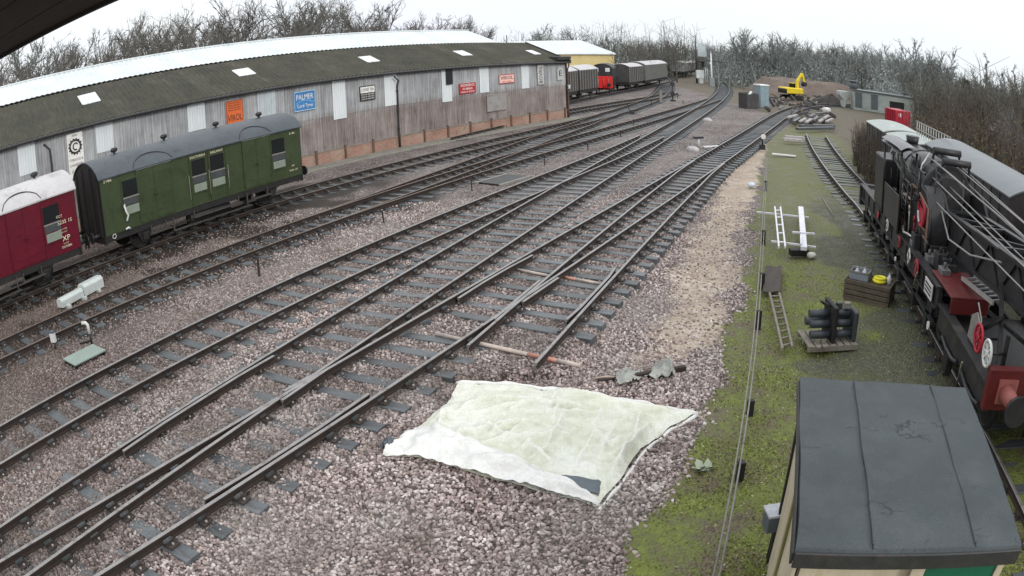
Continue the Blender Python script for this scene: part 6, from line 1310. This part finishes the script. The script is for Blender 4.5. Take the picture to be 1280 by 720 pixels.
# ================================================================== WINTER TREES
def bark(name, c, var=.3): return paint(name, c, .9, var, 3, space='World', bump=.3, bscale=30, bdist=.01)
M_trunk = bark('grey_bark', (.085, .082, .070)); M_twig = bark('grey_brown_twigs', (.125, .118, .108)); M_twigfar = bark('haze_tinted_twigs', (.165, .178, .17)); M_trunkfar = bark('haze_tinted_bark', (.24, .26, .25)); M_birch = bark('birch_bark', (.20, .19, .18)); M_twigred = bark('purple_brown_twigs', (.105, .082, .078))  # far twigs and bark are paler: distance haze put into their colour
def tree_proto(seed, H, spread, n1=9, n2=7, n3=6, up=.55, low=.28, tw=.018, single=False):
    """bare tree: tapered trunk with limbs; branches and fine twigs fill the crown volume"""
    rg = random.Random(seed); T, C = MB(), MB()
    def wander(p, d, L, n, k):
        pts = [p]; 
        for i in range(n):
            d = (d + Vector((rg.gauss(0, k), rg.gauss(0, k), rg.gauss(0, k) + .05))).normalized(); pts.append(pts[-1] + d * L / n)
        return pts, d
    lean = Vector((rg.gauss(0, .05), rg.gauss(0, .05), 1)).normalized(); tr_, _ = wander(Vector((0, 0, -.3)), lean, H * (.85 if single else .6), 7, .06)
    r0 = H * .016; T.tube(tr_, [r0 * (1 - .75 * i / 7) for i in range(8)], 7)
    def tp(f):
        x = f * 7; i = min(6, int(x)); return tr_[i].lerp(tr_[i + 1], x - i), r0 * (1 - .75 * f)
    for a in range(n1):
        f = low + (1 - low) * (a + rg.random() * .8) / n1; f = min(.99, f); p, r = tp(f); an = a * 2.4 + rg.uniform(-.5, .5)
        el = up + rg.uniform(-.2, .25); d = Vector((math.cos(an) * math.cos(el), math.sin(an) * math.cos(el), math.sin(el)))
        L = spread * (1.05 - .45 * f if not single else 1.0 - .75 * f) * rg.uniform(.8, 1.15); lim, ld = wander(p, d, L, 5, .14); T.tube(lim, [r * .55 * (1 - .17 * i) for i in range(6)], 5)
        for b in range(n2):
            g = .25 + .75 * (b + rg.random()) / n2; x = min(.999, g) * 5; i = int(x); q = lim[i].lerp(lim[i + 1], x - i)
            d2 = (ld + Vector((rg.gauss(0, .6), rg.gauss(0, .6), rg.gauss(.25, .5)))).normalized(); L2 = L * rg.uniform(.28, .55) * (1.15 - .4 * g); br, bd = wander(q, d2, L2, 3, .2); C.tube(br, [tw * 2.2, tw * 1.7, tw * 1.3, tw], 4, caps=False)
            for c in range(n3):
                h = (c + rg.random()) / n3; x = min(.999, h) * 3; i = int(x); q2 = br[i].lerp(br[i + 1], x - i); d3 = (bd + Vector((rg.gauss(0, .7), rg.gauss(0, .7), rg.gauss(.3, .5)))).normalized(); L3 = L2 * rg.uniform(.35, .8)
                t3, d3b = wander(q2, d3, L3, 2, .22); C.tube(t3, [tw * .95, tw * .7, tw * .4], 3, caps=False)
                for e in range(3):
                    q3 = t3[1].lerp(t3[2], rg.random()); d4 = (d3b + Vector((rg.gauss(0, .6), rg.gauss(0, .6), rg.gauss(.2, .5)))).normalized(); C.tube([q3, q3 + d4 * L3 * rg.uniform(.3, .65)], [tw * .6, tw * .35], 3, caps=False)
    return T, C
PROTO = {}
def make_proto(kind, seed, H, spread, mt, mc, **k):
    T, C = tree_proto(seed, H, spread, **k); PROTO.setdefault(kind, []).append((T.mesh('trunk', mt, False), C.mesh('crown', mc, False), H))
for sd in range(4): make_proto('oak', 10 + sd, 11, 4.6, M_trunk, M_twig)
for sd in range(3): make_proto('ash', 30 + sd, 12, 3.2, M_trunk, M_twig, up=.85, n1=10)
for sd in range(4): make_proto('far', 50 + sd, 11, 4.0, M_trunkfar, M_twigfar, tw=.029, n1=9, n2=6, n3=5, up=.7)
for sd in range(2): make_proto('birch', 70 + sd, 13, 2.6, M_birch, M_twigred, up=.7, n1=16, n2=6, single=True, low=.15, tw=.014)
def ground_at(x, y):
    if abs(x) > 890 or y > 1390: return -7
    return ground_z(x, y)
def plant(kind, label, x, y, h, group, rz=None, wide=1.0):
    tm, cm, H = random.choice(PROTO[kind]); k = h / H; o = thing({'oak': 'oak_tree', 'ash': 'ash_tree', 'far': 'bare_tree', 'birch': 'birch_tree'}[kind], label, 'tree', (x, y, ground_at(x, y) - .1), random.uniform(0, 6.28), group); o.scale = (k * wide, k * wide, k)
    link('trunk', tm, o); link('crown', cm, o); return o
R5 = random.Random(99)
def hf(x, y):
    s = (Vector((x, y, 0)) - SC).dot(SD); n = (Vector((x, y, 0)) - SC).dot(SN)
    return float(np.interp(s, [10, 50], [1, .6])) if n > 12 else 1.0
def place_row(n, x_of, kinds, lab, grp, hmin, hmax, wide=1.0):
    for i in range(n):
        x, y = x_of(i, n)
        if -1.2 < math.degrees(math.atan2(x, y)) < 9.5 and math.hypot(x, y) < 136: continue
        kd = R5.choice(kinds); plant(kd, lab[kd], x, y, R5.uniform(hmin, hmax) * hf(x, y) * .94, grp[kd], wide=wide)
LAB1 = {'oak': 'spreading bare winter tree in the wood behind the long shed', 'ash': 'upright slender bare tree in the wood behind the long shed', 'far': 'misty grey bare tree in the wood behind the long shed'}
G1 = {k: v for k, v in (('oak', 'spreading bare trees behind the shed'), ('ash', 'slender bare trees behind the shed'), ('far', 'misty trees behind the shed'))}
def behind(s, n): p = SC + SD * s + SN * n; return p.x, p.y
for row, (n0, cnt, hm, hx, kinds) in enumerate(((20, 26, 13, 16, ['oak', 'ash']), (28, 36, 14.5, 18.5, ['oak', 'ash', 'oak']), (38, 36, 16.5, 20.5, ['oak', 'ash', 'oak']), (52, 34, 18.5, 23, ['far', 'far', 'oak']))):
    place_row(cnt, lambda i, n: behind(-62 + (i + R5.uniform(-.4, .4)) * 150 / n, n0 + R5.uniform(-4, 4)), kinds, LAB1, G1, hm, hx)
LAB2 = {'far': 'misty grey-green bare tree in the wood beyond the far curve', 'oak': 'dark spreading tree in the wood beyond the excavator', 'ash': 'thin tall bare tree in the wood beyond the excavator', 'birch': 'tall narrow birch with drooping twigs above the brambles at right'}
G2 = {'far': 'misty trees beyond the curve', 'oak': 'spreading trees beyond the excavator', 'ash': 'thin trees beyond the excavator', 'birch': 'birches at the right'}
def polar(a0, a1, r0, r1):
    def f(i, n):
        a = math.radians(a0 + (a1 - a0) * (i + R5.uniform(-.5, .5)) / n); r = R5.uniform(r0, r1); return r * math.sin(a), r * math.cos(a)
    return f
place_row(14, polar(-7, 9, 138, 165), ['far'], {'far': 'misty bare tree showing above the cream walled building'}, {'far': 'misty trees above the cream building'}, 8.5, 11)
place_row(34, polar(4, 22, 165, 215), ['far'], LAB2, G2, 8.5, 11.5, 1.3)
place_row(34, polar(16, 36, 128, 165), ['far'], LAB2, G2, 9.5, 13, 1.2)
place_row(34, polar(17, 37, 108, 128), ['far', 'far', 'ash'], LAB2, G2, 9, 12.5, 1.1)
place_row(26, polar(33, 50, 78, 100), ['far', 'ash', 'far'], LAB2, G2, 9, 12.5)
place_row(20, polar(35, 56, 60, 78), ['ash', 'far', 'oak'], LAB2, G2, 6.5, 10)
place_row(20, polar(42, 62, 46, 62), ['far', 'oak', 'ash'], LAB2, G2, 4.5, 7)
for x, y, h in ((46, 54, 10.5), (50, 53, 10.0), (54, 52, 11.5), (57, 48, 9.5), (60, 49, 11)): plant('birch', LAB2['birch'], x, y, h, G2['birch'])
plant('ash', 'taller thin tree standing alone above the wood beyond the store shed', 51.5, 72, 10.5, None, wide=.7); 
# ivy-clad pole-like trunk in front of the wood
M_ivy = paint('dark_ivy', (.040, .055, .035), .7, .5, 6, space='World'); o = thing('ivy_clad_tree', 'dark ivy-clad trunk standing in front of the wood at right', 'tree', (46.5, 58.5, .6))
tm, cm, H = PROTO['ash'][0]; c = link('crown', cm, o); c.scale = (.45, .45, .6); m = MB(); m.tube([(0, 0, -1.0), (.05, 0, 2.5), (0, .05, 5.2)], [.25, .2, .08], 8); m.build('trunk', M_trunk, o)
def leafcloud(m, pts, rg, s):
    for p in pts:
        d = Vector((rg.gauss(0, 1), rg.gauss(0, 1), rg.gauss(0, 1))).normalized(); e = d.orthogonal().normalized(); f = d.cross(e); k = s * rg.uniform(.6, 1.5)
        m.add([p + e * k, p + f * k * .6, p - e * k, p - f * k * .6], [(0, 1, 2, 3)])
rg = random.Random(5); m = MB(); leafcloud(m, [Vector((rg.gauss(0, .32), rg.gauss(0, .32), rg.uniform(-.6, 5.0))) for _ in range(2600)], rg, .1); m.build('ivy', M_ivy, o, recalc=False)
# uncountable understorey: one mass of twiggy scrub each
def scrub(name, centres, mat, n, h, rg, thick=.02, lean=.25, leaf=None, nl=0, ls=.05):
    m = MB(); hk = {c: rg.uniform(.45, 1.25) for c in centres}
    for _ in range(n):
        cc_ = rg.choice(centres); cx0, cy0, rad = cc_; a, r = rg.uniform(0, 6.28), rad * math.sqrt(rg.random()); x, y = cx0 + r * math.cos(a), cy0 + r * math.sin(a); z = ground_at(x, y); hh = h * rg.uniform(.4, 1.1) * hk[cc_]
        p = Vector((x, y, z - .05)); q = p + Vector((rg.gauss(0, lean) * hh, rg.gauss(0, lean) * hh, hh)); mid = p.lerp(q, .5) + Vector((rg.gauss(0, .08), rg.gauss(0, .08), 0)) * hh
        m.tube([p, mid, q], [thick, thick * .8, thick * .4], 3, caps=False)
        for k in range(4):
            b = p.lerp(q, rg.uniform(.35, .95)); m.tube([b, b + Vector((rg.gauss(0, .25), rg.gauss(0, .25), rg.uniform(.05, .4))) * hh * .5], [thick * .55, thick * .25], 3, caps=False)
    if leaf is not None and nl:
        pts = []
        for _ in range(nl):
            cc_ = rg.choice(centres); cx0, cy0, rad = cc_; a, r = rg.uniform(0, 6.28), rad * math.sqrt(rg.random()); x, y = cx0 + r * math.cos(a), cy0 + r * math.sin(a); pts.append(Vector((x, y, ground_at(x, y) + h * hk[cc_] * .85 * rg.random() ** 1.4 * (1 - .35 * (r / rad) ** 2))))
        k0 = len(m.f); leafcloud(m, pts, rg, ls)
        for i in range(k0, len(m.f)): m.mi[i] = 1
    return tag(m.build(name, [mat] + ([leaf] if leaf else []), recalc=False), kind='stuff')
M_bram = bark('brown_bramble', (.100, .082, .066)); M_bramleaf = paint('withered_leaf', (.13, .10, .05), .8, .5, 5, space='World'); M_olive = paint('dull_evergreen', (.055, .068, .040), .8, .45, 2, space='World'); M_mist = paint('haze_tinted_evergreen', (.30, .335, .32), .9, .25, .12, space='World'); M_mist2 = paint('misty_scrub', (.15, .16, .145), .9, .3, .2, space='World')  # M_mist is pale grey-green to paint distance haze into the far woods
rg = random.Random(17)
M_scrub = bark('olive_scrub_twigs', (.105, .098, .078)); M_scrubleaf = paint('olive_brown_leaf', (.085, .085, .055), .85, .4, .4, space='World')
scrub('bramble_thicket', [(kw(t, n).x, kw(t, n).y, 1.0) for t, n in ((5, 1.9), (7.5, 1.8), (10, 1.8), (12.5, 2.0), (15, 2.4), (18, 3.2), (21, 4.2))], M_bram, 1500, 1.9, rg, .016, .12, M_bramleaf, 5000, .05)
def arc(a0, a1, r0, r1, n, rad): return [(r * math.sin(a), r * math.cos(a), rad) for a, r in ((math.radians(rg.uniform(a0, a1)), rg.uniform(r0, r1)) for _ in range(n))]
scrub('undergrowth', arc(36, 62, 42, 60, 34, 3.4), M_bram, 4200, 4.2, rg, .028, .16, M_bramleaf, 26000, .085)
scrub('hillside_scrub', arc(36, 64, 56, 76, 30, 5), M_scrub, 4600, 6.0, rg, .04, .14, M_scrubleaf, 40000, .10)
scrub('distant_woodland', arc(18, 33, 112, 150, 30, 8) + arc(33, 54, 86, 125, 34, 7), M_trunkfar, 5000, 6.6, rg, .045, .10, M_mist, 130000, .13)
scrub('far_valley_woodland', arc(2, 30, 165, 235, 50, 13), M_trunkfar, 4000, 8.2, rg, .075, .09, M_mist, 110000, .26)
scrub('wood_understorey', [c for c in [(behind(s + rg.uniform(-4, 4), n) + (5,)) for s in range(-60, 90, 7) for n in (30, 44)] if not (-3 < math.degrees(math.atan2(c[0], c[1])) < 11 and math.hypot(c[0], c[1]) < 136)], M_trunk, 2600, 8.5, rg, .045, .12)
